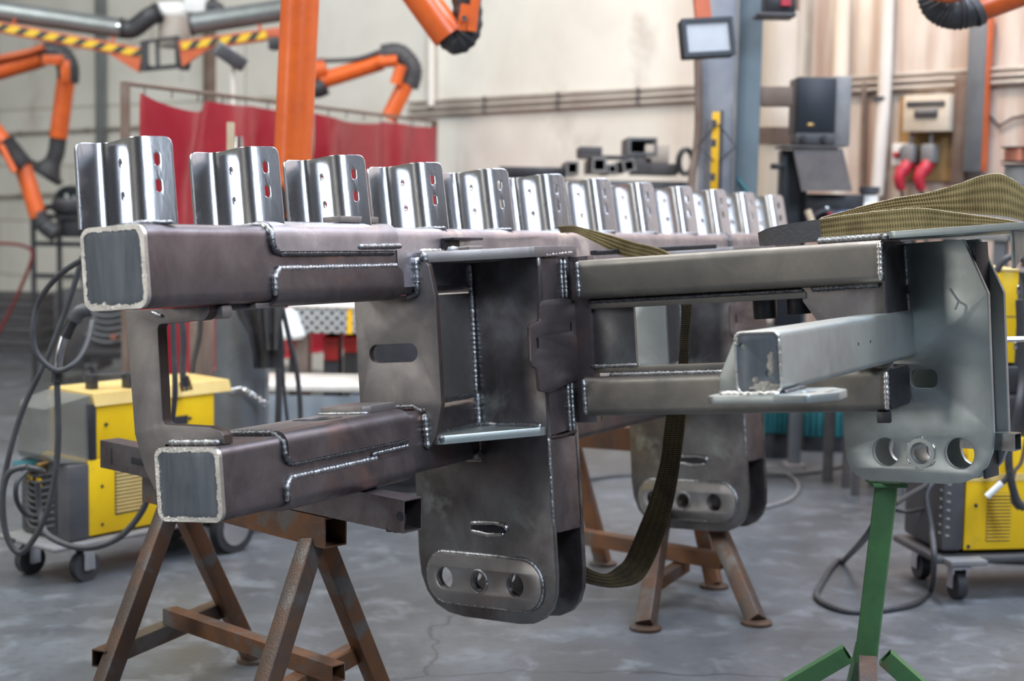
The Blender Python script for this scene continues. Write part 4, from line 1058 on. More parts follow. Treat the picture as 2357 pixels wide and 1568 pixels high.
# spirit level with its cord
a, b = P(1653, 258, y=8.38), P(1645, 445, y=8.38)
t = thing('spirit_level', 'yellow and black spirit level hanging on the blue-grey column', 'spirit level', b, R(-14))
hl_ = a.z-b.z
part('body', 'amber', t, lambda bm: box(bm, (-0.026, 0, 0), (0.016, 0.03, hl_), 0.003))
part('side_rib', 'dark_grey', t, lambda bm: box(bm, (0.0165, 0, 0), (0.034, 0.03, hl_+0.01), 0.002))
for z_ in (0.2, 0.62, 0.86):
    part('vial_window', 'dark_grey', t, lambda bm: box(bm, (-0.027, -0.002, hl_*z_-0.02), (0.0, 0.0, hl_*z_+0.02)))
part('cord', 'navy_metal', t, lambda bm: tube(bm, [(0, -0.006, hl_*0.85), (-0.10, -0.006, hl_*0.58), (-0.01, -0.006, hl_*0.40)], 0.005, 6))
part('cord', 'navy_metal', t, lambda bm: tube(bm, [(0.01, -0.006, hl_*0.85), (0.11, -0.006, hl_*0.58), (0.02, -0.006, hl_*0.40)], 0.005, 6))
# air gun hanging on the column's side
q = [P(*p_, y=8.55) for p_ in ((1712, 262), (1722, 292), (1728, 318), (1720, 345))]
t = thing('air_gun', 'small shiny air gun hanging on the column, right of the spirit level', 'tool', q[1])
part('handle', 'chrome', t, lambda bm: tube(bm, [p-q[1] for p in q], 0.014, 8))
part('nozzle', 'chrome', t, lambda bm: tube(bm, [q[1]-q[1], P(1742, 268, y=8.5)-q[1]], 0.008, 8))
part('hose', 'teal', t, lambda bm: tube(bm, smooth_path([q[3]-q[1], P(1700, 380, y=8.55)-q[1], P(1698, 410, y=8.5)-q[1], P(1728, 450, y=8.45)-q[1]], 6), 0.009, 8))
# large cream tank/duct behind the column
tA = P(1792, 130, y=9.3)
t = thing('cream_duct', 'wide cream vertical duct right of the blue-grey column', 'duct', (tA.x, 9.3, 0))
part('duct_body', 'duct_cream', t, lambda bm: lathe(bm, [(0, 0.95), (0.105, 0.95), (0.105, 6.3), (0, 6.3)], n=28))
for z_ in (1.95, 2.75): part('band', 'brown_steel', t, lambda bm: lathe(bm, [(0.10, z_), (0.112, z_), (0.112, z_+0.1), (0.10, z_+0.1)], n=28))
# hoist head at the top edge
hC = P(1800, 14, y=8.2)
t = thing('hoist_head', 'small black and red lifting head at the top of the column', 'hoist', hC)
part('body', 'black_plastic', t, lambda bm: box(bm, (-0.10, -0.08, -0.045), (0.06, 0.08, 0.06), 0.01))
part('drum', 'red_plastic', t, lambda bm: box(bm, (-0.02, -0.10, -0.01), (0.03, -0.08, 0.2)))
part('tray', 'dark_grey', t, lambda bm: box(bm, (-0.14, -0.1, -0.065), (0.06, 0.1, -0.045), 0.004))
# dark machine head with its lower guard
mY = 8.55
def pbox(t, name, m, x0, y0, x1, y1, Y, d, bev=0.006, rot=0.0):
    a, b = P(x0, y0, y=Y), P(x1, y1, y=Y); o = t.location
    bm = NB(); box(bm, (a.x-o.x, Y-o.y, min(a.z, b.z)-o.z), (b.x-o.x, Y-o.y+d, max(a.z, b.z)-o.z), bev)
    return finish(bm, name, m, t)
o_ = P(1890, 520, y=mY); 
t = thing('drill_press', 'tall dark blue-grey machine head with two knobs, over a slanted grey guard', 'machine', (o_.x, mY, 0))
pbox(t, 'housing', 'navy_metal', 1836, 176, 1922, 312, mY, 0.25, 0.012)
pbox(t, 'side_cover', 'tool_grey', 1922, 174, 1956, 338, mY+0.02, 0.22, 0.012)
pbox(t, 'knob_panel', 'dark_grey', 1832, 306, 1922, 334, mY-0.01, 0.2)
for x in (1848, 1896):
    c = P(x, 318, y=mY-0.02)-t.location
    part('knob', 'black_plastic', t, lambda bm: lathe(bm, [(0, -0.02), (0.016, -0.02), (0.018, 0.01), (0, 0.012)], c, axis='Y', n=16))
pbox(t, 'name_badge', 'brass', 1858, 284, 1874, 292, mY-0.004, 0.006, 0.001)
pbox(t, 'shelf', 'dark_grey', 1804, 334, 1930, 342, mY-0.06, 0.3)
g = [P(1826, 344, y=mY-0.05), P(1940, 342, y=mY-0.05), P(1962, 440, y=mY-0.16), P(1846, 440, y=mY-0.16)]
part('slanted_guard', 'charcoal_cloth', t, lambda bm: loft(bm, [[p-t.location for p in g], [p-t.location+V((0, 0.03, 0)) for p in g]]))
pbox(t, 'stand', 'navy_metal', 1800, 345, 1846, 760, mY+0.04, 0.12)
pbox(t, 'grip_arm', 'black_plastic', 1776, 376, 1806, 390, mY, 0.05)
part('machine_table', 'dark_grey', t, lambda bm: box(bm, (-0.46, -0.02, 0.84), (0.145, 0.36, 0.90), 0.006))
for x in (-0.43, 0.115): part('leg', 'dark_grey', t, lambda bm: box(bm, (x-0.025, 0.1, 0), (x+0.025, 0.15, 0.84)))

# workbench along the wall with its clutter
bx0, bx1 = P(2108, 515, y=8.6), P(2440, 515, y=8.0)
t = thing('workbench', 'grey workbench under the fuse box, mostly hidden by the sling', 'workbench', (bx0.x, 8.5, 0), math.atan2(8.0-8.5, bx1.x-bx0.x))
bl = 0.62
part('bench_top', 'tool_grey', t, lambda bm: box(bm, (0, -0.3, 1.42), (bl, 0.35, 1.46), 0.004))
for x in (0.05, bl-0.05):
    for y_ in (-0.25, 0.28): part('leg', 'post_grey', t, lambda bm: box(bm, (x-0.03, y_-0.03, 0), (x+0.03, y_+0.03, 1.42)))
part('back_panel', 'tool_grey', t, lambda bm: box(bm, (0.1, 0.36, 1.46), (bl, 0.37, 1.66)))
def on_bench(u, v_, z=1.46):
    r = t.rotation_euler.z
    return V((t.location.x+u*math.cos(r)-v_*math.sin(r), t.location.y+u*math.sin(r)+v_*math.cos(r), z))
bench = t
def loc_px(px, py, Y): return P(px, py, y=Y)
c = loc_px(2000, 470, 8.55)
t = thing('white_bottle', 'white plastic bottle with a grey cap under the cream pipe', 'bottle', (c.x, 8.55, 1.46))
part('bottle_body', 'white_plastic', t, lambda bm: lathe(bm, [(0, 0), (0.066, 0), (0.068, 0.01), (0.068, 0.13), (0.05, 0.145), (0.048, 0.19), (0, 0.19)], n=24))
part('cap', 'dark_grey', t, lambda bm: lathe(bm, [(0.03, 0.19), (0.057, 0.20), (0.057, 0.235), (0, 0.238)], n=24))
c = loc_px(1955, 480, 8.35)
t = thing('work_hat', 'dark blue crumpled cap lying on the bench before the white bottle', 'cap', (c.x, 8.35, 1.46))
part('crown', 'blue_cloth', t, lambda bm: loft(bm, [[((0.13+0.01*math.sin(3*a))*rr_*math.cos(a), 0.09*rr_*math.sin(a), h) for a in [2*PI*k/20 for k in range(20)]] for rr_, h in ((1.05, 0), (1.0, 0.03), (0.8, 0.075), (0.4, 0.10), (0.05, 0.105))]))
part('brim', 'charcoal_cloth', t, lambda bm: lathe(bm, [(0.0, 0.001), (0.16, 0.001), (0.16, 0.008), (0.0, 0.012)], n=20))
c = loc_px(2042, 446, 8.5)
t = thing('yellow_knob', 'small black tin with a bright yellow lid beside the white bottle', 'tin', (c.x, 8.5, 1.46))
part('tin_body', 'black_plastic', t, lambda bm: lathe(bm, [(0, 0), (0.03, 0), (0.03, 0.085), (0, 0.085)], n=16))
part('lid', 'amber', t, lambda bm: lathe(bm, [(0, 0.085), (0.032, 0.085), (0.03, 0.11), (0, 0.113)], n=16))
c = loc_px(1868, 500, 8.3)
t = thing('wooden_mallet', 'pale wooden mallet shaft leaning up below the slanted grey guard', 'handle', (c.x, 8.3, 1.46))
part('shaft', 'wood_pale', t, lambda bm: tube(bm, [(0.02, 0, 0), (-0.02, 0.02, 0.10)], 0.018, 10))
sx0, sx1 = P(1850, 500, y=8.4).x, P(2056, 500, y=8.4).x
t = thing('tool_stand', 'small dark stand holding the cap and the white bottle, hidden below by the sling', 'stand', (sx0, 8.4, 0))
part('stand_top', 'dark_grey', t, lambda bm: box(bm, (0, -0.18, 1.435), (sx1-sx0, 0.18, 1.459), 0.004))
for x in (0.31, sx1-sx0-0.03):
    for y_ in (-0.14, 0.1): part('leg', 'dark_grey', t, lambda bm: box(bm, (x-0.02, y_-0.02, 0), (x+0.02, y_+0.02, 1.435)))
c = loc_px(1905, 470, 8.45)
t = thing('red_clamp', 'dark clamp with a red handle lying below the slanted grey guard', 'clamp', (c.x, 8.45, 1.46))
part('jaw', 'black_plastic', t, lambda bm: tube(bm, smooth_path([(-0.10, 0, 0.02), (-0.04, 0, 0.09), (0.05, 0, 0.08), (0.07, 0, 0.02)], 4), 0.02, 8))
part('grip', 'red_plastic', t, lambda bm: tube(bm, [(0.0, -0.02, 0.0), (0.015, -0.02, 0.09)], 0.014, 8))
# wire spools at the right edge
for i, (y0_, y1_, mm, lab) in enumerate(((338, 375, 'copper', 'upper spool, wound with copper wire, at the far right'), (378, 432, 'tool_grey', 'lower spool, wound with grey wire, at the far right'))):
    a, b = P(2306, y0_, y=7.9), P(2420, y1_, y=7.9); rr_ = (b.x-a.x)/2
    t = thing('wire_spool', lab, 'spool', ((a.x+b.x)/2, 7.9, b.z), 0, 'wire spools')
    h_ = a.z-b.z
    part('wire', mm, t, lambda bm: lathe(bm, [(0, 0.004), (rr_*0.86, 0.004), (rr_*0.86, h_-0.006), (0, h_-0.006)], n=28))
    part('flange', 'black_plastic', t, lambda bm: lathe(bm, [(0, h_-0.006), (rr_, h_-0.006), (rr_, h_), (0, h_)], n=28))
    part('flange', 'black_plastic', t, lambda bm: lathe(bm, [(0, 0.0), (rr_, 0.0), (rr_, 0.006), (0, 0.006)], n=28))
sp = P(2363, 432, y=7.9)
t = thing('spool_rack', 'dark shelf carrying the two wire spools at the far right', 'shelf', (sp.x, 7.9, 0))
part('board', 'dark_grey', t, lambda bm: box(bm, (-0.14, -0.14, sp.z-0.03), (0.25, 0.14, sp.z-0.001)))
part('leg', 'dark_grey', t, lambda bm: box(bm, (0.0, -0.03, 0), (0.06, 0.03, sp.z-0.03)))

# steel stock rack in front of the pale wall
rY = 9.6
ra, rb = P(1145, 425, y=rY), P(1592, 405, y=rY)
t = thing('stock_rack', 'long grey steel rack of bar stock in front of the pale wall', 'rack', (ra.x, rY, 0))
zz = (ra.z+rb.z)/2
part('beam', 'post_grey', t, lambda bm: box(bm, (0.15, -0.05, zz-0.06), (rb.x-ra.x, 0.05, zz), 0.005))
for x in (0.25, rb.x-ra.x-0.1): part('upright', 'post_grey', t, lambda bm: box(bm, (x-0.04, -0.04, 0), (x+0.04, 0.04, zz-0.06)))
for x in (0.25, rb.x-ra.x-0.1): part('cantilever', 'post_grey', t, lambda bm: box(bm, (x-0.04, 0.0, zz-0.06), (x+0.04, 0.9, zz-0.005)))
def stock(x0, y0, x1, y1, lab, nm='square_tube', m='dark_grey', L=1.1, rot=0.0, rim='post_grey', hollow=True):
    a, b = P(x0, y0, y=rY-0.08), P(x1, y1, y=rY-0.08); w_, h_ = b.x-a.x, a.z-b.z
    o = thing(nm, lab, 'steel stock', ((a.x+b.x)/2, rY-0.08, (a.z+b.z)/2), 0, 'bar stock on the rack')
    o.rotation_euler = (0, R(rot), 0)
    def f(bm):
        t_ = min(w_, h_)*0.12
        if hollow: bar(bm, (0, 0, 0), (0, L, 0), w_, h_, hollow=t_)
        else: box(bm, (-w_/2, 0, -h_/2), (w_/2, L, h_/2), 0.004)
    part('tube_body', m, o, f)
    if hollow:
        def g(bm):
            t_ = min(w_, h_)*0.16
            for lo, hi in (((-w_/2, -h_/2), (w_/2, -h_/2+t_)), ((-w_/2, h_/2-t_), (w_/2, h_/2)), ((-w_/2, -h_/2+t_), (-w_/2+t_, h_/2-t_)), ((w_/2-t_, -h_/2+t_), (w_/2, h_/2-t_))):
                box(bm, (lo[0], -0.004, lo[1]), (hi[0], 0.0, hi[1]))
        part('cut_end', rim, o, g)
stock(1304, 371, 1332, 403, 'small square tube end at the left of the stock rack', rim='tool_grey')
stock(1363, 362, 1396, 397, 'square tube end in the middle of the stock rack', rim='tool_grey')
stock(1400, 378, 1420, 400, 'smallest square tube end, between two larger ones on the rack', rim='tool_grey')
stock(1434, 366, 1462, 396, 'tilted square tube end on the stock rack', rot=-14, rim='tool_grey')
stock(1446, 316, 1512, 358, 'largest open box section on top of the stock pile', rim='post_grey', L=0.6)
stock(1486, 332, 1540, 376, 'pale grey-green solid block on the stock pile', 'steel_block', 'conduit', 0.3, hollow=False)
stock(1334, 337, 1386, 358, 'dark low block on the left of the stock pile', 'steel_block', 'dark_grey', 0.5, hollow=False)
stock(1334, 356, 1490, 366, 'long dark flat bar lying across the square tubes', 'flat_bar', 'dark_grey', 0.4, hollow=False)
stock(1462, 362, 1500, 402, 'dark block filling the gap below the largest box section', 'steel_block', 'dark_grey', 0.5, hollow=False)
stock(1150, 383, 1300, 412, 'long dark bundle of bars at the left end of the rack', 'bar_bundle', 'steel_dark', 0.5, hollow=False)
stock(1500, 376, 1560, 404, 'dark scrap bar right of the pale block', 'flat_bar', 'dark_grey', 0.4, hollow=False)
c = P(1578, 372, y=rY-0.1)
t = thing('wire_coil', 'black coil of cable at the right end of the stock rack', 'coil', c)
for k in range(4):
    part('turn', 'black_rubber', t, lambda bm: tube(bm, [(0.045*math.cos(a), 0.02*k-0.04+0.01*math.sin(2*a), 0.075*math.sin(a)) for a in [2*PI*j/20 for j in range(21)]], 0.016, 8, False))

a, b = P(1846, 446, y=8.62), P(1975, 520, y=8.62)
t = thing('tool_chest', 'low black tool chest on the dark stand, under the slanted grey guard', 'tool chest', (a.x, 8.46, 1.46))
part('chest_body', 'black_plastic', t, lambda bm: box(bm, (0, 0.03, 0), (b.x-a.x, 0.11, a.z-1.46), 0.008))
part('drawer', 'dark_grey', t, lambda bm: box(bm, (0.01, 0.02, 0.02), (b.x-a.x-0.01, 0.03, 0.10), 0.003))
part('latch', 'chrome', t, lambda bm: box(bm, (0.10, 0.012, 0.09), (0.13, 0.03, 0.12), 0.002))
# ------------------------------------------------------------------ red welding screens
H_ = 2.2
sA, sB = P(288, 192, z=H_), P(1000, 280, z=H_)
def on_scr(px, z=None, py=None):
    n = V((sB.y-sA.y, -(sB.x-sA.x), 0)); n.normalize()
    p = ROOM.on(px, py if py is not None else 300, sA, n)
    return p
su = V((sB.x-sA.x, sB.y-sA.y, 0)).normalized(); sn = V((su.y, -su.x, 0))
SRZ = math.atan2(su.y, su.x)
t = thing('screen_frame', 'thin steel frame with posts and rail carrying the red curtains', 'frame', (sA.x, sA.y, 0), SRZ)
Ls = (sB-sA).length; uL = lambda px: (on_scr(px)-V((sA.x, sA.y, 0))).dot(su)
part('top_rail', 'brown_steel', t, lambda bm: tube(bm, [(0, 0, H_), (Ls, 0, H_)], 0.013, 10))
for u in (0.0, uL(712), Ls): part('post', 'brown_steel', t, lambda bm: box(bm, (u-0.02, -0.02, 0), (u+0.02, 0.02, H_+0.01)))
for k in range(15):
    u = uL(330)+(Ls-uL(330))*k/14.6
    part('hook', 'dark_grey', t, lambda bm: tube(bm, [(u, 0, H_+0.01), (u, -0.012, H_-0.03), (u, -0.006, H_-0.055)], 0.004, 6))
def curtain(name, px0, px1, lab, seed, tops):
    u0, u1 = uL(px0), uL(px1); N, Mz = 60, 26
    bm = NB(); rows = []
    for j in range(Mz+1):
        row = []
        for i in range(N+1):
            f = i/N; u = u0+(u1-u0)*f
            sag = 0
            for a, b, d in tops:
                if a <= f <= b: sag = d*math.sin(PI*(f-a)/(b-a))
            zt = H_-0.045-sag; z = zt+(0.5-zt)*j/Mz
            fold_ = 0.05*math.sin(f*PI*7+seed+0.6*math.sin(f*9))*(0.35+0.65*min(1, j/6))+0.035*noise.noise(V((f*6, j*0.12, seed)))
            row.append(bm.verts.new((u, fold_-0.02+-0.9*sag*max(0, 1-j/7), z)))
        rows.append(row)
    for a, b in zip(rows, rows[1:]):
        for i in range(N): bm.faces.new((a[i], a[i+1], b[i+1], b[i]))
    bmesh.ops.solidify(bm, geom=bm.faces[:], thickness=0.004)
    c = thing(name, lab, 'curtain', (sA.x, sA.y, 0), SRZ, 'red welding curtains')
    finish(bm, 'sheet', 'curtain', c, 60)
    part('hem', 'curtain', c, lambda bm: box(bm, (u0, -0.035, 0.49), (u1, 0.02, 0.51), 0.004))
curtain('welding_curtain', 318, 708, 'left red welding curtain, sagging between its hooks, behind the first brackets', 0.3, [(0.02, 0.36, 0.085), (0.36, 0.62, 0.01), (0.62, 1.0, 0.02)])
curtain('welding_curtain', 722, 996, 'right red welding curtain, between the orange tube and the bare wall', 2.1, [(0.0, 0.55, 0.04), (0.55, 1.0, 0.01)])

# ------------------------------------------------------------------ fume extraction arms, ducts, booms
def rel(pts, o): return [V(p)-o for p in pts]
def seg(t, name, m, px_pts, Y, r, n=6, sg=16, rf=None, ribs=0):
    q = [P(*p_[:2], y=(p_[2] if len(p_) > 2 else Y)) for p_ in px_pts]
    path = smooth_path(rel(q, t.location), n) if len(q) > 2 else rel(q, t.location)
    if ribs:
        L = len(path); path = smooth_path(path, max(1, int(ribs*2/L)+1)); c = len(path)-1
        f0 = rf or (lambda f: r)
        rf = lambda f: f0(f)*(1+0.05*math.cos(f*ribs*2*PI))
    return part(name, m, t, lambda bm: tube(bm, path, r, sg, True, rf), 50)

# upper left arm
o = P(120, 150, y=13)
t = thing('fume_arm', 'orange fume extraction arm with a black hood, bent down at the upper left', 'fume arm', o, 0, 'orange fume extraction arms')
seg(t, 'upper_tube', 'orange_paint', [(-40, 174), (96, 134)], 13, 0.078)
seg(t, 'tension_rod', 'orange_dull', [(-20, 138), (60, 122), (100, 108)], 12.9, 0.03)
seg(t, 'flex_elbow', 'black_rubber', [(92, 128), (130, 122), (155, 150), (156, 190)], 13.02, 0.092, ribs=14)
def brk(bm):
    for a, b in (((96, 126), (146, 150)), ((138, 138), (160, 190))):
        p, q_ = P(*a, y=12.86)-o, P(*b, y=12.86)-o
        box(bm, (p.x, 0, q_.z), (q_.x, 0.02, p.z), 0.004); 
        bm.verts.ensure_lookup_table()
    bmesh.ops.translate(bm, vec=(0, -0.14, 0), verts=bm.verts)
part('joint_bracket', 'orange_paint', t, brk)
seg(t, 'lower_tube', 'orange_paint', [(152, 184), (134, 318)], 13, 0.076)
seg(t, 'flex_hose', 'black_rubber', [(134, 316), (130, 350), (118, 382)], 13, 0.07, ribs=12)
seg(t, 'hood', 'black_rubber', [(122, 372), (104, 404)], 13, 0.1, rf=lambda f: 0.07+0.07*f)
seg(t, 'hood_rim', 'black_rubber', [(110, 394), (104, 402)], 13, 0.155)
# lower left arm
o = P(60, 400, y=12.4)
t = thing('fume_arm', 'orange fume arm with a black sleeve, sloping down at the left edge', 'fume arm', o, 0, 'orange fume extraction arms')
seg(t, 'upper_tube', 'orange_paint', [(-40, 270), (14, 336)], 12.4, 0.075)
seg(t, 'flex_elbow', 'black_rubber', [(10, 328), (30, 352), (56, 384)], 12.36, 0.082, ribs=12)
seg(t, 'joint_bracket', 'orange_paint', [(2, 334), (34, 396)], 12.26, 0.026)
seg(t, 'lower_tube', 'orange_paint', [(50, 378), (68, 430), (88, 500)], 12.4, 0.07)
seg(t, 'flex_hose', 'black_rubber', [(86, 490), (100, 516), (130, 540)], 12.4, 0.07, ribs=10)
# arm behind the curtains
o = P(860, 180, y=11.9)
t = thing('fume_arm', 'orange fume arm bent over above the right red curtain', 'fume arm', o, 0, 'orange fume extraction arms')
seg(t, 'root_joint', 'orange_paint', [(712, 168), (752, 158)], 11.9, 0.09)
seg(t, 'root_elbow', 'black_rubber', [(708, 190), (726, 204), (750, 196)], 11.9, 0.075)
seg(t, 'upper_tube', 'orange_paint', [(740, 186), (880, 142)], 11.9, 0.066)
seg(t, 'tension_rod', 'dark_grey', [(730, 140), (820, 136), (880, 116)], 11.85, 0.018)
seg(t, 'flex_elbow', 'black_rubber', [(880, 128), (918, 126), (946, 160), (938, 200)], 11.93, 0.085, ribs=14)
seg(t, 'joint_bracket', 'orange_paint', [(872, 144), (914, 140)], 11.8, 0.045)
seg(t, 'joint_bracket', 'orange_paint', [(924, 150), (910, 194)], 11.8, 0.045)
seg(t, 'lower_tube', 'orange_paint', [(934, 194), (894, 275)], 11.9, 0.066)
# top centre arm
o = P(1040, 60, y=7.6)
t = thing('fume_arm', 'thick orange fume arm with a black ball elbow at the top centre', 'fume arm', o, 0, 'orange fume extraction arms')
seg(t, 'upper_tube', 'orange_paint', [(930, -60), (1034, 84)], 7.6, 0.082)
seg(t, 'flex_elbow', 'black_rubber', [(1026, 70), (1052, 92), (1076, 60), (1072, -20)], 7.62, 0.072, ribs=10)
def lug2(bm):
    for a, b in (((1062, 70), (1072, 10)), ((1086, 72), (1096, -20))):
        p, q_ = P(*a, y=7.5)-o, P(*b, y=7.5)-o
        bar(bm, p, q_, 0.045, 0.02)
part('joint_bracket', 'orange_paint', t, lug2)
seg(t, 'joint_pin', 'chrome', [(1064, 44), (1074, 40)], 7.47, 0.014)
# top right arm
o = P(2240, 20, y=6.6)
t = thing('fume_arm', 'orange fume arm with a ribbed black elbow at the top right corner', 'fume arm', o, 0, 'orange fume extraction arms')
seg(t, 'flex_elbow', 'black_rubber', [(2146, -30), (2158, 12), (2196, 30), (2244, 22)], 6.6, 0.07, sg=20, ribs=16)
seg(t, 'clamp', 'dark_grey', [(2236, 26), (2250, 18)], 6.6, 0.076)
seg(t, 'lower_tube', 'orange_paint', [(2246, 20), (2420, -44)], 6.6, 0.062)
seg(t, 'joint_bracket', 'orange_dull', [(2130, -14), (2186, -4), (2230, -18)], 6.48, 0.02)
# thick orange tube in the middle
o = P(668, 250, y=6.3)
t = thing('extraction_tube', 'thick glossy orange tube hanging down behind the first brackets', 'fume arm', o, 0, 'orange fume extraction arms')
seg(t, 'tube_body', 'orange_paint', [(694, -60), (688, 60), (668, 500)], 6.3, 0.078, sg=28)
hd = [P(630, 405, y=6.15)-o, P(660, 452, y=6.2)-o, P(664, 520, y=6.25)-o, P(634, 520, y=6.15)-o]
part('hood_flap', 'navy_metal', t, lambda bm: loft(bm, [hd, [p+V((0.0, 0.05, 0)) for p in hd]]))
# ducts
o = P(140, 50, y=12.0)
t = thing('ventilation_duct', 'long grey ventilation duct running in at the upper left', 'duct', o, 0, 'ventilation ducts')
seg(t, 'duct_body', 'duct_grey', [(-80, 14), (282, 66)], 12.0, 0.078, sg=20)
seg(t, 'hose_clip', 'chrome', [(274, 62), (280, 64)], 12.0, 0.083)
o = P(320, 50, y=12.0)
t = thing('flexible_hose', 'black flexible hose linking the left duct to the fan box', 'hose', o)
seg(t, 'hose_run', 'black_rubber', [(278, 66), (306, 66), (342, 40), (370, 26)], 12.0, 0.074, ribs=26)
o = P(405, 30, y=12.1)
t = thing('fan_unit', 'pale grey fan box between the two ventilation ducts', 'fan', o)
seg(t, 'inlet', 'white_plastic', [(366, 28), (444, 24)], 12.1, 0.075)
seg(t, 'down_duct', 'conduit', [(404, 38), (402, 110)], 12.1, 0.13)
pbox(t, 'top_box', 'white_plastic', 424, -30, 472, 28, 12.0, 0.16)
seg(t, 'side_hose', 'black_rubber', [(468, 34), (488, 14), (508, 26)], 12.05, 0.05, ribs=8)
o = P(540, 50, y=11.8)
t = thing('ventilation_duct', 'grey ventilation duct between the fan box and the thick orange tube', 'duct', o, 0, 'ventilation ducts')
seg(t, 'duct_body', 'duct_grey', [(438, 56), (660, 22)], 11.8, 0.085, sg=20)
seg(t, 'end_collar', 'dark_grey', [(438, 56), (446, 55)], 11.8, 0.089)
# booms
def boom(lab, pts, Y, h, gus_, hang, x_):
    a, b = P(*pts[0], y=Y), P(*pts[1], y=Y)
    ang = math.atan2(b.z-a.z, b.x-a.x); L = (b-a).length
    t = thing('striped_boom', lab, 'boom', a, 0, 'hazard striped booms'); t.rotation_euler = (0, -ang, 0)
    part('beam', 'orange_dull', t, lambda bm: box(bm, (0, -0.03, -h/2), (L, 0.03, h/2), 0.003))
    part('stripe_panel', 'stripes', t, lambda bm: box(bm, (0.02, -0.034, -h*0.32), (L-x_, -0.0305, h*0.32)))
    part('gusset', 'orange_dull', t, lambda bm: loft(bm, [[(p_[0]*L, yy, p_[1]*h) for p_ in gus_] for yy in (-0.028, 0.028)]))
    for f in hang: part('hanger', 'orange_dull', t, lambda bm: tube(bm, [(L*f, 0, h*0.45), (L*f, 0, h*0.45+0.05)], 0.012, 8))
boom('long hazard-striped orange boom under the left duct', [(-70, 50), (328, 124)], 11.9, 0.085, [(0.80, -0.45), (1.0, -0.45), (1.0, -1.75)], (0.25, 0.82), 0.0)
boom('short hazard-striped orange boom under the right duct', [(414, 108), (648, 76)], 11.7, 0.085, [(0.0, -0.45), (0.30, -0.45), (0.0, -1.75)], (0.8,), 0.11)
o = P(380, 125, y=11.9)
t = thing('boom_bracket', 'black open steel bracket joining the two hazard-striped booms', 'bracket', o)
for k, (a, b, w_) in enumerate((((332, 98), (334, 158), 0.05), ((362, 96), (364, 158), 0.02), ((408, 86), (412, 150), 0.04), ((432, 112), (434, 154), 0.03), ((326, 98), (412, 86), 0.022), ((326, 160), (436, 150), 0.032))):
    part('bar', 'black_plastic', t, lambda bm: bar(bm, P(*a, y=11.9)-o, P(*b, y=11.9)-o, w_, 0.06, up=V((0, 1, 0))))
for px in (334, 425): part('pivot', 'black_plastic', t, lambda bm: lathe(bm, [(0, -0.02), (0.04, -0.02), (0.04, 0.02), (0, 0.02)], P(px, 156, y=11.85)-o, n=16))
o = P(630, 98, y=11.6)
t = thing('boom_trolley', 'small black box hanging under the striped boom beside the orange tube', 'trolley', o)
pbox(t, 'housing', 'black_plastic', 617, 84, 646, 114, 11.6, 0.12, 0.01)
# swivelling lamp on a thin post
o = P(532, 130, y=10.6)
t = thing('work_light', 'tilted grey work light on a thin white post above the left curtain', 'lamp', (o.x, 9.4, 0))
part('post', 'pipe_white', t, lambda bm: tube(bm, [P(538, 240, y=10.6)-t.location-V((0, 0, 2.2)), P(536, 112, y=10.6)-t.location], 0.016, 10))
Ml = Matrix.Translation(P(530, 130, y=10.55)-t.location) @ Matrix.Rotation(R(33), 4, 'Y') @ Matrix.Rotation(R(20), 4, 'Z')
part('lamp_head', 'post_grey', t, lambda bm: box(bm, (-0.115, -0.05, -0.05), (0.115, 0.05, 0.05), 0.015, M=Ml))
part('lens', 'dark_grey', t, lambda bm: box(bm, (-0.10, -0.056, -0.04), (0.10, -0.05, 0.04), 0.004, M=Ml))
# ------------------------------------------------------------------ welding sets and floor things
def rotbox(bm, o, az, lo, hi, bev=0.0, seg=2):
    return box(bm, lo, hi, bev, seg=seg)
def caster(t, x, y, r, nm='caster'):
    w_ = part(nm, 'black_rubber', t, lambda bm: tube(bm, [(x-0.02, y, r), (x+0.02, y, r)], r, 22))
    part('fork', 'chrome', w_, lambda bm: (box(bm, (x-0.032, y-0.022, r*0.8), (x-0.026, y+0.03, 2*r+0.02)), box(bm, (x+0.026, y-0.022, r*0.8), (x+0.032, y+0.03, 2*r+0.02)), box(bm, (x-0.04, y-0.04, 2*r+0.015), (x+0.04, y+0.04, 2*r+0.022))))
    part('hub', 'chrome', w_, lambda bm: tube(bm, [(x-0.026, y, r), (x+0.026, y, r)], r*0.28, 12))

# left welder: local x across the front, y along the body, front at y = 0
p0 = P(158, 1260, y=6.05)
AZ = R(38)
W_, L_, zb, zt, zm = 0.33, 0.80, 0.185, 0.775, 0.50
t = thing('welding_machine', 'yellow welding machine on castors at the left, with a smoked plastic front cover', 'welding machine', (p0.x, p0.y, 0), -AZ, 'yellow welding machines')
# local +y runs along azimuth AZ, local -x is the front's width
part('lower_panel', 'yellow_paint', t, lambda bm: box(bm, (-W_+0.01, 0.10, zb), (0, L_, zm), 0.004))
part('upper_panel', 'yellow_paint', t, lambda bm: box(bm, (-W_+0.015, 0.14, zm+0.004), (-0.006, L_-0.03, zt-0.05), 0.004))
part('lid', 'yellow_top', t, lambda bm: loft(bm, [[(-W_+0.01, y, zt-0.055), (0.006, y, zt-0.055), (-0.01, y, zt-0.005), (-W_+0.03, y, zt)] for y in (0.13, L_+0.06)]))
part('front_bezel', 'dark_grey', t, lambda bm: box(bm, (-W_, 0.0, zb-0.01), (0.004, 0.105, zm-0.01), 0.015))
part('front_grille', 'black_plastic', t, lambda bm: box(bm, (-W_+0.03, -0.006, zb+0.01), (-0.07, 0.01, zm-0.06), 0.01))
for k in range(9):
    z = zb+0.03+k*0.027
    part('louvre', 'dark_grey', t, lambda bm: tube(bm, smooth_path([(-W_+0.05, -0.006, z+0.03), (-0.22, -0.016, z-0.006), (-0.08, -0.006, z+0.022)], 4), 0.006, 6))
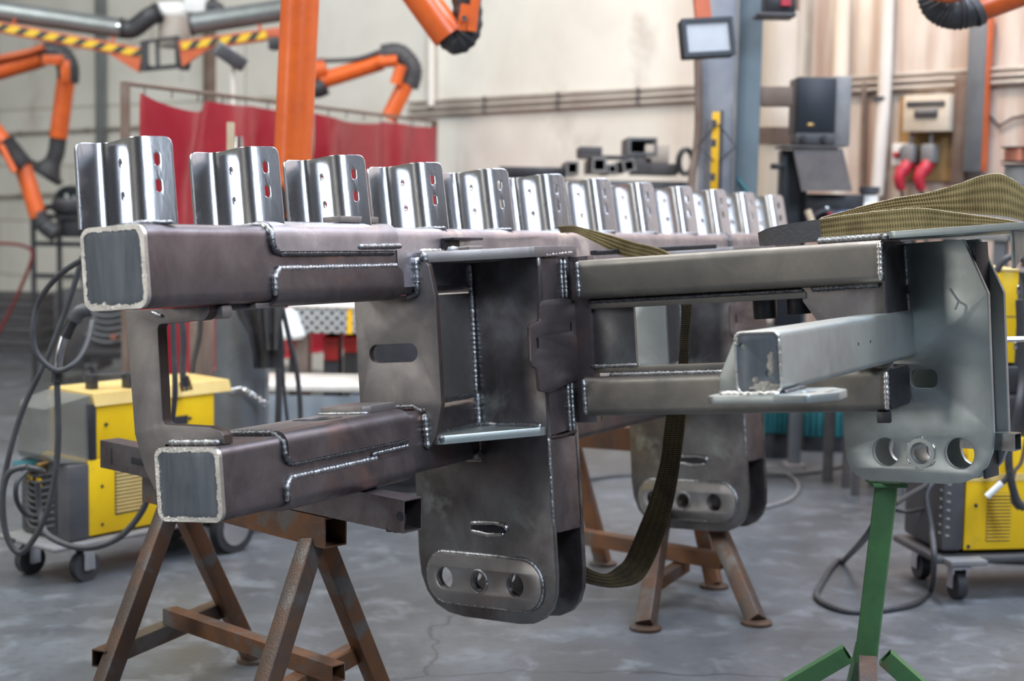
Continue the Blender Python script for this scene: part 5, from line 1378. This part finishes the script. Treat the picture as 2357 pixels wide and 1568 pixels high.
part('front_cover', 'clear_grey', t, lambda bm: loft(bm, [rr__ for rr__ in ([(-W_+0.02, 0.12, zm-0.01), (-0.002, 0.12, zm-0.01), (-0.01, 0.12, zt-0.01), (-W_+0.03, 0.12, zt-0.01)], [(-W_+0.03, -0.02, zm), (-0.03, -0.02, zm), (-0.04, -0.015, zt-0.04), (-W_+0.04, -0.015, zt-0.04)], [(-W_+0.06, -0.05, zm+0.03), (-0.09, -0.05, zm+0.03), (-0.09, -0.045, zt-0.06), (-W_+0.07, -0.045, zt-0.06)])]))
part('cover_hinge', 'black_plastic', t, lambda bm: box(bm, (-0.03, 0.105, zm), (0.002, 0.14, zt-0.045), 0.003))
for ya in (0.20, 0.30): pass
part('handle', 'black_plastic', t, lambda bm: (box(bm, (-W_+0.17, 0.20, zt-0.01), (-W_+0.215, 0.24, zt+0.06), 0.008), box(bm, (-0.10, 0.34, zt-0.01), (-0.045, 0.39, zt+0.06), 0.008), tube(bm, [(-W_+0.19, 0.22, zt+0.055), (-0.07, 0.365, zt+0.055)], 0.006, 8)))
def vents(bm):
    box(bm, (-0.001, 0.23, zb+0.07), (0.0015, 0.375, zm-0.045))
vp = part('vent_panel', 'dark_grey', t, vents)
for k in range(14):
    z = zb+0.078+k*0.0153
    part('vent_slat', 'yellow_top', vp, lambda bm: box(bm, (-0.001, 0.232, z), (0.008, 0.373, z+0.0085), 0.002))
for y, z in ((0.165, 0.385), (0.165, 0.225), (0.46, 0.235), (0.19, 0.64), (0.63, 0.62)):
    part('screw', 'black_plastic', t, lambda bm: tube(bm, [(-0.01, y, z), (0.003, y, z)], 0.007, 10))
part('rear_slot', 'black_plastic', t, lambda bm: box(bm, (-0.004, 0.50, 0.595), (-0.003, 0.62, 0.635)))
part('front_socket', 'teal', t, lambda bm: tube(bm, [(-0.27, -0.07, 0.465), (-0.22, 0.02, 0.47)], 0.022, 12))
part('front_coupling', 'brass', t, lambda bm: (tube(bm, [(-0.20, -0.05, 0.455), (-0.20, 0.01, 0.46)], 0.012, 10), tube(bm, [(-0.15, -0.04, 0.475), (-0.15, 0.01, 0.48)], 0.014, 10)))
part('warning_label', 'yellow_paint', t, lambda bm: (box(bm, (-0.26, -0.012, 0.395), (-0.225, -0.008, 0.43)), box(bm, (-0.20, -0.012, 0.385), (-0.165, -0.008, 0.42))))
part('trolley_tray', 'tool_grey', t, lambda bm: box(bm, (-W_-0.04, -0.09, zb-0.035), (0.03, L_+0.10, zb-0.012), 0.012))
caster(t, -W_+0.05, 0.01, 0.062); caster(t, -0.02, 0.09, 0.062)
rw = part('rear_wheel', 'black_rubber', t, lambda bm: (tube(bm, [(0.02, L_+0.03, 0.11), (0.07, L_+0.03, 0.11)], 0.11, 28),))
part('wheel_rim', 'chrome', rw, lambda bm: lathe(bm, [(0.0, 0.071), (0.05, 0.071), (0.075, 0.074), (0.078, 0.066), (0, 0.06)], (0, L_+0.03, 0.11), axis='X', n=28))
part('rear_wheel', 'black_rubber', t, lambda bm: tube(bm, [(-W_-0.06, L_+0.03, 0.11), (-W_-0.01, L_+0.03, 0.11)], 0.11, 28))
part('rear_tray', 'dark_grey', t, lambda bm: box(bm, (-W_-0.02, L_-0.05, 0.11), (0.03, L_+0.16, 0.15), 0.01))
leftW = t
def cable(name, lab, m, pts, r, cat='cable', group=None, z0=None, n=8, sg=10):
    q = []
    for p in pts:
        if len(p) == 4: q.append(P(p[0], p[1], z=p[3]))
        else: q.append(P(p[0], p[1], y=p[2]) if p[2] is not None else floor_pt(p[0], p[1])+V((0, 0, r)))
    sp_ = smooth_path(q, n)
    for p_ in sp_: p_.z = max(p_.z, r)
    bm = NB(); tube(bm, sp_, r, sg)
    for v in bm.verts: v.co.z = max(v.co.z, 0.0015)
    o = finish(bm, name, m, None, 60)
    return tag(o, lab, cat, group)
# torch and loops in front of it
o = P(170, 800, y=5.55)
t = thing('welding_torch', 'welding torch lead with a corrugated shiny sleeve hanging at the left behind the beam end', 'torch', o)
seg(t, 'grip', 'dark_grey', [(212, 712), (184, 718), (170, 738)], 5.55, 0.026, n=5)
seg(t, 'sleeve_upper', 'steel_dark', [(172, 730), (150, 776)], 5.55, 0.021, ribs=14)
seg(t, 'sleeve_spring', 'chrome', [(148, 772), (138, 810), (134, 850)], 5.55, 0.015, ribs=12)
seg(t, 'sleeve_lower', 'steel_dark', [(133, 846), (131, 880)], 5.55, 0.020, ribs=14)
seg(t, 'lead', 'cable_grey', [(131, 876), (133, 930), (134, 1010), (126, 1100), (100, 1200), (50, 1272), (16, 1236), (6, 1150), (20, 1090), (62, 1074)], 5.55, 0.0115)
seg(t, 'lead_end', 'cable_grey', [(60, 1075), (90, 1082), (100, 1086, 5.9)], 5.6, 0.011)
cable('welding_cable', 'black cable looping from the torch grip past the beam end on the left', 'cable_grey', [(205, 590, 5.3), (140, 630, 5.4), (92, 690, 5.5), (76, 760, 5.5), (86, 815, 5.5), (128, 852, 5.5), (170, 838, 5.5), (200, 790, 5.6), (212, 740, 5.7)], 0.0105, 'cable', 'cables at the left')
cable('welding_cable', 'long black cable sloping down to the left welding machine', 'cable_grey', [(190, 590, 5.6), (160, 690, 5.6), (110, 820, 5.6), (50, 950, 5.6), (14, 1080, 5.6), (4, 1170, 5.6), (16, 1235, 5.62), (30, 1245, 5.7)], 0.0105, 'cable', 'cables at the left')
cable('earth_cable', 'thick grey cable hanging in a low curve below the left welding machine', 'cable_grey', [(86, 1110, 5.8), (92, 1180, 5.8), (110, 1232, 5.75), (190, 1262, 5.7), (270, 1240, 5.7), (325, 1180, 5.7), (352, 1110, 5.7), (366, 1040, 5.75)], 0.0125, 'cable', 'cables at the left')
cable('earth_cable', 'black cable curling out of the front of the left welding machine', 'black_rubber', [(66, 1080, 5.86), (40, 1110, 5.8), (38, 1150, 5.8), (56, 1182, 5.85), (72, 1190, 5.95)], 0.010, 'cable', 'cables at the left')

# right welder
p0 = P(2218, 1256, y=6.1)
AZ2 = R(80)
t = thing('welding_machine', 'yellow welding machine at the right edge with a wire feeder on top', 'welding machine', (p0.x, p0.y, 0), R(90)-AZ2, 'yellow welding machines')
# local x along the side, -y towards the camera
zb, zt = 0.20, 0.66
part('side_panel', 'yellow_paint', t, lambda bm: box(bm, (0.0, 0.0, zb), (0.62, 0.36, zt), 0.004))
part('front_bezel', 'dark_grey', t, lambda bm: box(bm, (-0.10, -0.004, zb-0.005), (0.0, 0.365, zt-0.06), 0.02))
for k in range(9):
    z = zb+0.06+k*0.035
    part('louvre', 'tool_grey', t, lambda bm: tube(bm, [(-0.101, 0.02, z+0.012), (-0.07, -0.008, z)], 0.006, 6))
part('trim_line', 'yellow_top', t, lambda bm: box(bm, (0.0, -0.003, 0.485), (0.62, 0.0, 0.515)))
vp = part('vent_panel', 'dark_grey', t, lambda bm: box(bm, (0.095, -0.002, 0.235), (0.20, 0.0, 0.435)))
for k in range(14):
    z = 0.24+k*0.0142
    part('vent_slat', 'yellow_paint', vp, lambda bm: box(bm, (0.096, -0.007, z), (0.199, 0.0, z+0.007), 0.002))
for x, z in ((0.045, 0.385), (0.02, 0.215)):
    part('screw', 'black_plastic', t, lambda bm: tube(bm, [(x, -0.004, z), (x, 0.01, z)], 0.008, 10))
part('trolley_tray', 'dark_grey', t, lambda bm: box(bm, (-0.13, -0.03, zb-0.05), (0.66, 0.40, zb-0.02), 0.01))
part('trolley_step', 'tool_grey', t, lambda bm: box(bm, (-0.10, -0.10, zb-0.045), (0.06, 0.0, zb-0.02), 0.006))
caster(t, -0.02, 0.0, 0.058); caster(t, -0.02, 0.34, 0.058); caster(t, 0.55, 0.34, 0.058); caster(t, 0.55, 0.0, 0.058)
part('spacer_box', 'black_plastic', t, lambda bm: box(bm, (0.02, 0.03, zt), (0.58, 0.33, zt+0.17), 0.01))
rightW = t
fa_, fb_ = P(2296, 842, y=6.2), P(2346, 626, y=6.2)
t = thing('wire_feeder', 'narrow upright yellow wire feeder standing on the right welding machine', 'wire feeder', (fa_.x, 6.2, fa_.z), 0)
fh_ = fb_.z-fa_.z
part('door', 'yellow_paint', t, lambda bm: box(bm, (0.0, 0.0, 0.012), (fb_.x-fa_.x, 0.5, fh_), 0.005))
part('rear_panel', 'tool_grey', t, lambda bm: box(bm, (-0.035, 0.08, 0.0), (0.0, 0.5, fh_+0.012), 0.004))
part('lid', 'yellow_top', t, lambda bm: box(bm, (-0.004, -0.004, fh_), (fb_.x-fa_.x+0.004, 0.5, fh_+0.012), 0.003))
part('side_cover', 'dark_grey', t, lambda bm: box(bm, (fb_.x-fa_.x, 0.02, 0.0), (0.26, 0.5, fh_), 0.006))
for z_ in (0.07, 0.30): part('hinge', 'chrome', t, lambda bm: box(bm, (fb_.x-fa_.x-0.008, -0.006, z_), (fb_.x-fa_.x+0.006, 0.01, z_+0.03), 0.002))
part('screw', 'black_plastic', t, lambda bm: tube(bm, [(0.02, -0.003, 0.03), (0.02, 0.01, 0.03)], 0.006, 8))
part('seam', 'dark_grey', t, lambda bm: box(bm, (0.0, -0.002, fh_*0.52), (fb_.x-fa_.x, 0.0, fh_*0.53)))
part('foot_block', 'black_plastic', t, lambda bm: box(bm, (-0.02, 0.02, -(fa_.z-0.832)), (0.24, 0.4, 0.0), 0.01))
part('handle_loop', 'cable_grey', t, lambda bm: tube(bm, smooth_path([(-0.03, -0.02, fh_+0.0), (0.0, -0.03, fh_+0.05), (0.06, -0.03, fh_+0.06), (0.12, -0.03, fh_-0.02), (0.13, -0.03, fh_-0.2), (0.11, -0.03, -0.1)], 6), 0.014, 10))
cable('feeder_hose', 'thick black hose hanging in front of the wire feeder at the right edge', 'black_rubber', [(2346, 690, 6.0), (2352, 860, 6.0), (2345, 930, 5.95), (2334, 985, 5.95), (2322, 1040, 5.95), (2326, 1100, 5.95), (2340, 1150, 5.95), (2358, 1170, 5.95)], 0.016, 'cable')
cable('gas_hose', 'thinner brown hose hanging beside the right welding machine', 'brown_steel', [(2366, 980, 5.98), (2352, 1060, 5.98), (2334, 1090, 5.98), (2330, 1150, 5.96), (2345, 1172, 5.96)], 0.008, 'cable')
o = P(2300, 1120, y=5.9)
t = thing('earth_clamp', 'silver welding torch head hanging before the right machine vents', 'torch', o)
seg(t, 'nozzle', 'white_plastic', [(2271, 1144), (2306, 1112)], 5.9, 0.013)
seg(t, 'neck', 'black_plastic', [(2304, 1114), (2318, 1100), (2324, 1084)], 5.9, 0.011)
o = P(2330, 782, y=5.7)
t = thing('side_rod', 'bright steel rod sticking out at the right edge in front of the yellow feeder', 'rod', o)
seg(t, 'rod', 'chrome', [(2306, 782), (2400, 780)], 5.7, 0.010)
# floor cables
cable('floor_cable', 'black cable looping over the floor around the green stand', 'cable_grey', [(2042, 1110, 5.0), (2024, 1180, 5.0), (1994, 1235, 5.2), (1940, 1300, None), (1884, 1362, None), (1890, 1392, None), (1950, 1414, None), (2030, 1412, None), (2105, 1396, None), (2140, 1370, None), (2150, 1290, 5.9), (2144, 1220, 6.0), (2132, 1140, 6.05), (2150, 1110, 6.1)], 0.0125, 'cable', 'floor cables')
cable('floor_cable', 'short black cable running behind the green stand to the right machine', 'black_rubber', [(2060, 1160, 5.6), (2092, 1140, 5.9), (2130, 1118, 6.05), (2140, 1105, 6.1)], 0.011, 'cable', 'floor cables')
cable('floor_cable', 'thin black cable low behind the green stand', 'black_rubber', [(2050, 1172, 6.3), (2090, 1178, 6.3), (2150, 1165, 6.2)], 0.008, 'cable', 'floor cables')
cable('floor_cable', 'pale cable coiled on the floor right of the second lug pair', 'tool_grey', [(1560, 1200, None), (1640, 1190, None), (1760, 1172, None), (1820, 1152, None), (1838, 1122, None), (1810, 1096, None), (1750, 1090, None), (1690, 1094, None)], 0.010, 'cable', 'floor cables')
cable('floor_cable', 'thin dark cable lying far back on the floor towards the teal boxes', 'dark_grey', [(1330, 1112, None), (1440, 1098, None), (1600, 1104, None), (1760, 1100, None), (1880, 1090, None), (1980, 1068, None)], 0.009, 'cable', 'floor cables')
cable('floor_cable', 'black cable on the floor under the right welding machine', 'black_rubber', [(2220, 1285, None), (2280, 1296, None), (2380, 1300, None)], 0.010, 'cable', 'floor cables')

# dark compressor-like welding set far left
dY = 11.6
o = P(230, 845, y=dY); o.z = 0
t = thing('cooling_unit', 'black ribbed cooling unit on castors far left behind the torch', 'machine', o)
a, b = P(186, 815, y=dY), P(330, 600, y=dY)
wx0, wx1, z0_, z1_ = a.x-o.x, b.x-o.x, a.z, b.z
part('housing', 'dark_grey', t, lambda bm: box(bm, (wx0, 0.0, z0_), (wx1, 0.5, z1_), 0.02))
for k in range(7):
    zc = z0_+0.10+k*0.05
    part('rib', 'post_grey', t, lambda bm: tube(bm, smooth_path([(wx0+0.04+0.02*k, -0.01, zc+0.06), (wx0+0.13, -0.03, zc+0.01), (wx0+0.25, -0.035, zc), (wx1-0.05, -0.02, zc+0.05)], 5), 0.012, 8))
part('base_rail', 'black_plastic', t, lambda bm: box(bm, (wx0-0.02, -0.03, z0_-0.03), (wx1+0.1, 0.5, z0_+0.04), 0.01))
for px in (265, 288):
    c = P(px, 774, y=dY)-o
    part('coupling', 'copper', t, lambda bm: tube(bm, [(c.x, -0.06, c.z), (c.x, -0.01, c.z)], 0.022, 14))
cc = P(204, 812, y=dY)-o
r_ = z0_/2-0.02
caster(t, cc.x+0.0, 0.06, max(0.05, r_*0.8)); caster(t, wx1-0.05, 0.4, max(0.05, r_*0.8))
dY2 = 12.6
o = P(130, 760, y=dY2); o.z = 0
t = thing('tool_cart', 'black open cage cart carrying dark gear at the far left', 'cart', o)
c0, c1 = P(78, 640, y=dY2)-o, P(196, 500, y=dY2)-o
for x in (c0.x, (c0.x+c1.x)/2, c1.x): part('upright', 'black_plastic', t, lambda bm: box(bm, (x-0.018, -0.018, 0), (x+0.018, 0.018, c1.z)))
for z in (c0.z+0.02, (c0.z+c1.z)/2+0.03, c1.z): part('rail', 'black_plastic', t, lambda bm: box(bm, (c0.x, -0.015, z-0.02), (c1.x, 0.015, z+0.02)))
part('lower_box', 'dark_grey', t, lambda bm: box(bm, (c0.x+0.16, 0.0, 0.1), (c1.x+0.12, 0.4, c0.z-0.1), 0.02))
part('hoop', 'black_plastic', t, lambda bm: tube(bm, smooth_path([(c0.x, 0, c1.z-0.1), (c0.x+0.05, 0, c1.z+0.04), (c0.x+0.2, 0, c1.z+0.08), (c1.x, 0, c1.z+0.0)], 6), 0.022, 8))
part('shelf_box', 'black_plastic', t, lambda bm: box(bm, (c0.x+0.22, 0.02, c1.z-0.17), (c1.x, 0.3, c1.z), 0.02))
part('shelf', 'dark_grey', t, lambda bm: box(bm, (c0.x, -0.01, c1.z-0.01), (c1.x+0.1, 0.4, c1.z+0.012)))
c = P(168, 496, y=dY2+0.15)
t = thing('welding_helmet', 'glossy black welding helmet on top of the dark cart at the far left', 'helmet', (c.x, c.y, c1.z+0.012))
MT['gloss_black'] = mat('gloss_black', (0.012, 0.018, 0.02), None, 0.12)
part('shell', 'gloss_black', t, lambda bm: loft(bm, [[(0.16*f*math.cos(a), 0.18*f*math.sin(a), h) for a in [2*PI*k/24 for k in range(24)]] for f, h in ((0.85, 0), (1.0, 0.07), (0.98, 0.14), (0.8, 0.20), (0.5, 0.235), (0.1, 0.25))]))
part('visor', 'black_plastic', t, lambda bm: box(bm, (-0.12, -0.20, 0.02), (0.10, -0.14, 0.14), 0.02))
cable('red_hose', 'thin dark red hose sloping down at the left edge', 'red_hose', [(-20, 560, 12.2), (50, 565, 12.2), (74, 590, 12.2), (40, 680, 12.2), (0, 760, 12.2), (-30, 810, 12.2)], 0.014, 'hose')
for k in range(9):
    a, b = P(-60, 752-k*14, y=15.2), P(96-4*(k % 3), 740-k*14, y=15.2)
    o = V(((a.x+b.x)/2, 15.2, b.z))
    zz0 = 0.0+k*0.062
    o.z = zz0
    t = thing('timber_board', ('lowest' if k == 0 else 'second lowest' if k == 1 else 'topmost' if k == 8 else 'middle')+' dark board of the stack at the far left', 'board', o, R(-4+2*(k % 3)), 'stacked dark boards')
    if 1 < k < 8: t['label'] = 'dark board inside the stack at the far left'
    part('board', 'dark_grey' if k % 2 else 'charcoal_cloth', t, lambda bm: box(bm, (-0.5, -0.3, 0), (0.42, 0.4, 0.055), 0.006))

# grey pedestal with jacket, chain, stick
gY = 7.2
a, b = P(497, 900, y=gY), P(612, 900, y=gY)
px_ = (a.x+b.x)/2; pr = (b.x-a.x)/2
t = thing('pedestal_post', 'thick dark grey round pedestal post behind the near end plate', 'post', (px_, gY, 0))
part('column', 'post_grey', t, lambda bm: lathe(bm, [(0, 0), (pr, 0), (pr, 1.5), (0, 1.5)], n=32))
part('foot_flange', 'post_grey', t, lambda bm: lathe(bm, [(0, 0), (pr*1.5, 0), (pr*1.5, 0.02), (0, 0.02)], n=32))
part('side_web', 'tool_grey', t, lambda bm: box(bm, (pr*0.5, -0.02, 0), (pr*1.1, 0.02, P(600, 845, y=gY).z), 0.004))
c0 = P(531, 360, y=gY-0.02); 
t = thing('wooden_stick', 'pale wooden stick standing up in front of the left red curtain', 'stick', (c0.x, gY-0.02, 1.5))
part('stick_shaft', 'wood_pale', t, lambda bm: box(bm, (-0.017, -0.012, 0), (0.017, 0.012, P(530, 282, y=gY).z-1.5), 0.003))
c0 = P(548, 330, y=gY+0.05)
t = thing('silver_tin', 'small shiny round tin beside the pale wooden stick', 'tin', (c0.x, gY+0.06, 1.5))
part('tin_body', 'chrome', t, lambda bm: lathe(bm, [(0, 0), (0.028, 0), (0.028, 0.25), (0.02, P(548, 313, y=gY).z-1.5), (0, P(548, 313, y=gY).z-1.5)], n=20))
# jacket: draped sheet with a sleeve
jY = 6.95
def cloth(bm, cols, y, wav, th=0.012, seed=0):
    N = 14; rows = []
    for (x0, x1, py) in cols:
        row = []
        for i in range(N+1):
            px = x0+(x1-x0)*i/N
            p = P(px, py, y=y+wav*math.sin(i*1.1+py*0.012+seed)+0.03*noise.noise(V((px*0.02, py*0.02, seed))))
            row.append(bm.verts.new(p))
        rows.append(row)
    for q, r2_ in zip(rows, rows[1:]):
        for i in range(N): bm.faces.new((q[i], q[i+1], r2_[i+1], r2_[i]))
    bmesh.ops.solidify(bm, geom=bm.faces[:], thickness=th)
t = thing('work_jacket', 'dark charcoal work jacket hanging from the grey pedestal post', 'jacket', P(610, 780, y=jY))
part('body_panel', 'charcoal_cloth', t, lambda bm: cloth(bm, [(534, 640, 690), (548, 648, 730), (572, 652, 770), (580, 655, 810), (584, 652, 848)], jY, 0.014, seed=1), 60)
part('sleeve', 'grey_cloth', t, lambda bm: cloth(bm, [(592, 648, 690), (594, 650, 730), (600, 648, 770), (606, 646, 806)], jY-0.06, 0.02, 0.02, 3), 60)
local(t)
o = P(575, 905, y=gY-0.14)
t = thing('steel_chain', 'short dark steel chain hung across the grey pedestal post', 'chain', o)
cp = smooth_path([P(536, 900, y=gY-0.15), P(560, 896, y=gY-0.155), P(585, 912, y=gY-0.155), P(612, 930, y=gY-0.15)], 5)
for i in range(len(cp)-1):
    c = (cp[i]+cp[i+1])/2-o; d = (cp[i+1]-cp[i]).normalized(); x, y = frame_of(d)
    n_ = x if i % 2 else y
    part('link', 'chrome', t, lambda bm: tube(bm, [c+d*0.017*math.cos(a_)+n_*0.009*math.sin(a_) for a_ in [2*PI*k/14 for k in range(15)]], 0.0032, 6, False))
# hoses hanging there
cable('air_hose', 'black hose hanging right of the grey jacket, bent outwards', 'black_rubber', [(648, 700, 7.0), (664, 770, 7.0), (682, 850, 7.0), (690, 920, 7.0), (692, 985, 7.0)], 0.012, 'hose', 'hanging hoses')
cable('air_hose', 'thick black hose hanging straight below the grey jacket', 'black_rubber', [(641, 830, 7.1), (642, 900, 7.1), (640, 985, 7.1)], 0.016, 'hose', 'hanging hoses')
cable('air_hose', 'thin black hose just right of the straight thick hose', 'black_rubber', [(650, 830, 7.15), (656, 920, 7.15), (664, 985, 7.15)], 0.008, 'hose', 'hanging hoses')
cable('air_hose', 'grey hose hanging inside the end plate opening, before the yellow lid', 'cable_grey', [(398, 720, 5.6), (400, 800, 5.6), (403, 900, 5.6), (396, 975, 5.65), (392, 1020, 5.7)], 0.0105, 'hose', 'hanging hoses')
cable('air_hose', 'smooth grey hose right of the one inside the end plate opening', 'cable_grey', [(416, 720, 6.4), (422, 780, 6.4), (420, 850, 6.4), (424, 880, 6.4)], 0.014, 'hose', 'hanging hoses')
cable('air_hose', 'black hose slanting down left of the grey pedestal post', 'black_rubber', [(462, 730, 6.9), (458, 780, 6.9), (446, 830, 6.9), (438, 880, 6.9)], 0.012, 'hose', 'hanging hoses')
o = P(428, 890, y=6.4)
t = thing('electrode_holder', 'brass and black electrode holder hanging above the yellow lid', 'tool', o)
seg(t, 'grip', 'black_plastic', [(424, 866), (426, 890)], 6.4, 0.02)
seg(t, 'jaw', 'brass', [(414, 880), (420, 902)], 6.4, 0.007)
seg(t, 'jaw', 'brass', [(434, 872), (441, 898)], 6.4, 0.007)
seg(t, 'tip', 'chrome', [(427, 888), (430, 900)], 6.4, 0.012)
# tables behind
tY = 8.4
ta, tb = P(672, 702, y=tY), P(860, 770, y=tY)
t = thing('welding_table', 'perforated grey steel welding table with a yellow stripe behind the slotted panel', 'table', (ta.x, tY, 0))
L_ = tb.x-ta.x
part('apron', 'perf', t, lambda bm: box(bm, (0.0, 0, tb.z), (L_, 0.02, ta.z-0.015), 0.008))
part('table_top', 'pipe_white', t, lambda bm: box(bm, (-0.02, -0.01, ta.z-0.015), (L_, 0.9, ta.z), 0.003))
xs_ = P(799, 735, y=tY).x-ta.x
part('yellow_stripe', 'amber', t, lambda bm: box(bm, (xs_, -0.003, tb.z), (xs_+0.03, 0.0, ta.z-0.016)))
for x in (0.05, L_-0.03): part('leg', 'brown_steel', t, lambda bm: box(bm, (x-0.035, 0.03, 0), (x+0.035, 0.10, tb.z)))
part('round_hood', 'white_plastic', t, lambda bm: lathe(bm, [(0.02, ta.z-0.02), (0.05, ta.z-0.04), (0.10, tb.z-0.01), (0.085, tb.z-0.03)], (-0.02, 0.0, 0), n=24))
for i, (x0, x1, y1_, lab) in enumerate(((744, 779, 830, 'dark red storage bin under the left half of the perforated table'), (790, 822, 812, 'dark red storage bin under the yellow stripe of the perforated table'), (664, 700, 826, 'dark red storage bin left of the perforated table, behind the hose'))):
    a_, b_ = P(x0, 776, y=tY+0.16), P(x1, y1_, y=tY+0.16)
    t = thing('storage_bin', lab, 'bin', ((a_.x+b_.x)/2, tY+0.16, b_.z), 0, 'red bins')
    w_ = (b_.x-a_.x)/2; h_ = a_.z-b_.z
    part('bin_body', 'red_bin', t, lambda bm: loft(bm, [[(-w_*f, 0, z), (w_*f, 0, z), (w_*f, 0.25, z), (-w_*f, 0.25, z)] for f, z in ((0.9, 0), (1.0, h_))]))
    part('bin_rim', 'red_bin', t, lambda bm: box(bm, (-w_*1.05, -0.008, h_-0.02), (w_*1.05, 0.26, h_), 0.004))
    a2 = b_.z
    part('bin_stand', 'dark_grey', t, lambda bm: box(bm, (-w_, 0.02, -a2), (w_, 0.24, 0.0)))
a_, b_ = P(436, 740, y=8.0), P(468, 900, y=8.0)
t = thing('tool_locker', 'brown upright locker seen through the end plate opening, left of the pedestal post', 'locker', (a_.x, 8.0, 0))
w_ = b_.x-a_.x
part('locker_body', 'brown_steel', t, lambda bm: box(bm, (0, 0, 0), (w_, 0.3, a_.z), 0.004))
part('door', 'brown_steel', t, lambda bm: box(bm, (0.004, -0.012, 0.05), (w_-0.004, 0.0, a_.z-0.03), 0.002))
pY = 7.8
a_, b_ = P(560, 872, y=pY), P(840, 872, y=pY)
t = thing('pale_workbench', 'low pale blue-grey workbench hung with a plastic sheet, behind the round-hole beam', 'workbench', (a_.x, pY, 0))
L_ = b_.x-a_.x; zt_ = P(700, 888, y=pY).z
part('bench_top', 'pipe_white', t, lambda bm: box(bm, (0, 0, zt_-0.03), (L_, 0.55, zt_), 0.004))
def sheet(bm):
    rows = []
    for j in range(9):
        rows.append([bm.verts.new((L_*i/30, -0.012-0.02*abs(math.sin(i*0.9))*j/8-0.015*noise.noise(V((i*0.3, j*0.4, 2))), zt_-0.05-j*0.045)) for i in range(31)])
    for q, r2_ in zip(rows, rows[1:]):
        for i in range(30): bm.faces.new((q[i], q[i+1], r2_[i+1], r2_[i]))
    bmesh.ops.solidify(bm, geom=bm.faces[:], thickness=0.004)
part('plastic_sheet', 'pale_sheet', t, sheet, 60)
for x in (0.05, L_-0.05): part('leg', 'pale_sheet', t, lambda bm: box(bm, (x-0.03, 0.03, 0), (x+0.03, 0.09, zt_-0.03)))
# teal gear on the floor at the back
for i, (x0, y0_, x1, y1_, lab) in enumerate(((1757, 955, 1830, 1000, 'left teal ribbed crate low behind the right lug'), (1850, 955, 1945, 1008, 'right teal ribbed crate low behind the right lug'))):
    Y = 9.4+0.3*i
    a_, b_ = P(x0, y0_-20, y=Y), P(x1, y1_, y=Y)
    t = thing('teal_crate', lab, 'crate', ((a_.x+b_.x)/2, Y, 0), 0, 'teal crates')
    w_ = (b_.x-a_.x)/2; zb_ = b_.z
    part('crate_body', 'teal', t, lambda bm: box(bm, (-w_, 0, zb_), (w_, 0.4, a_.z), 0.01))
    for k in range(7): part('rib', 'teal', t, lambda bm: box(bm, (-w_+2*w_*(k+0.3)/7, -0.02, zb_+0.01), (-w_+2*w_*(k+0.7)/7, 0.0, a_.z-0.01), 0.004))
    part('shade_block', 'black_plastic', t, lambda bm: box(bm, (-w_*0.95, 0.02, 0), (w_*0.95, 0.38, zb_), 0.004))  # black block added where the floor under the crate lies in shadow
a_ = P(1828, 1035, y=9.15)
t = thing('steel_post', 'dark short steel post with a foot between the teal crates', 'post', (a_.x, 9.15, 0))
part('shaft', 'post_grey', t, lambda bm: box(bm, (-0.035, -0.03, 0), (0.035, 0.03, 1.0)))
part('foot_plate', 'tool_grey', t, lambda bm: box(bm, (-0.06, -0.08, 0), (0.06, 0.08, 0.02)))

a_, b_ = P(852, 720, y=8.1), P(1000, 900, y=8.1)  # unseen backing box, added so the panel's slot looks dark
t = thing('dark_backing', 'dark box added behind the slotted panel to darken its slot', 'box', (a_.x, 8.1, 0))
part('backing_body', 'dark_grey', t, lambda bm: box(bm, (0, 0, 0), (b_.x-a_.x, 0.25, a_.z), 0.006))
part('door', 'black_plastic', t, lambda bm: box(bm, (0.01, -0.015, 0.05), (b_.x-a_.x-0.01, 0.0, a_.z-0.03), 0.003))
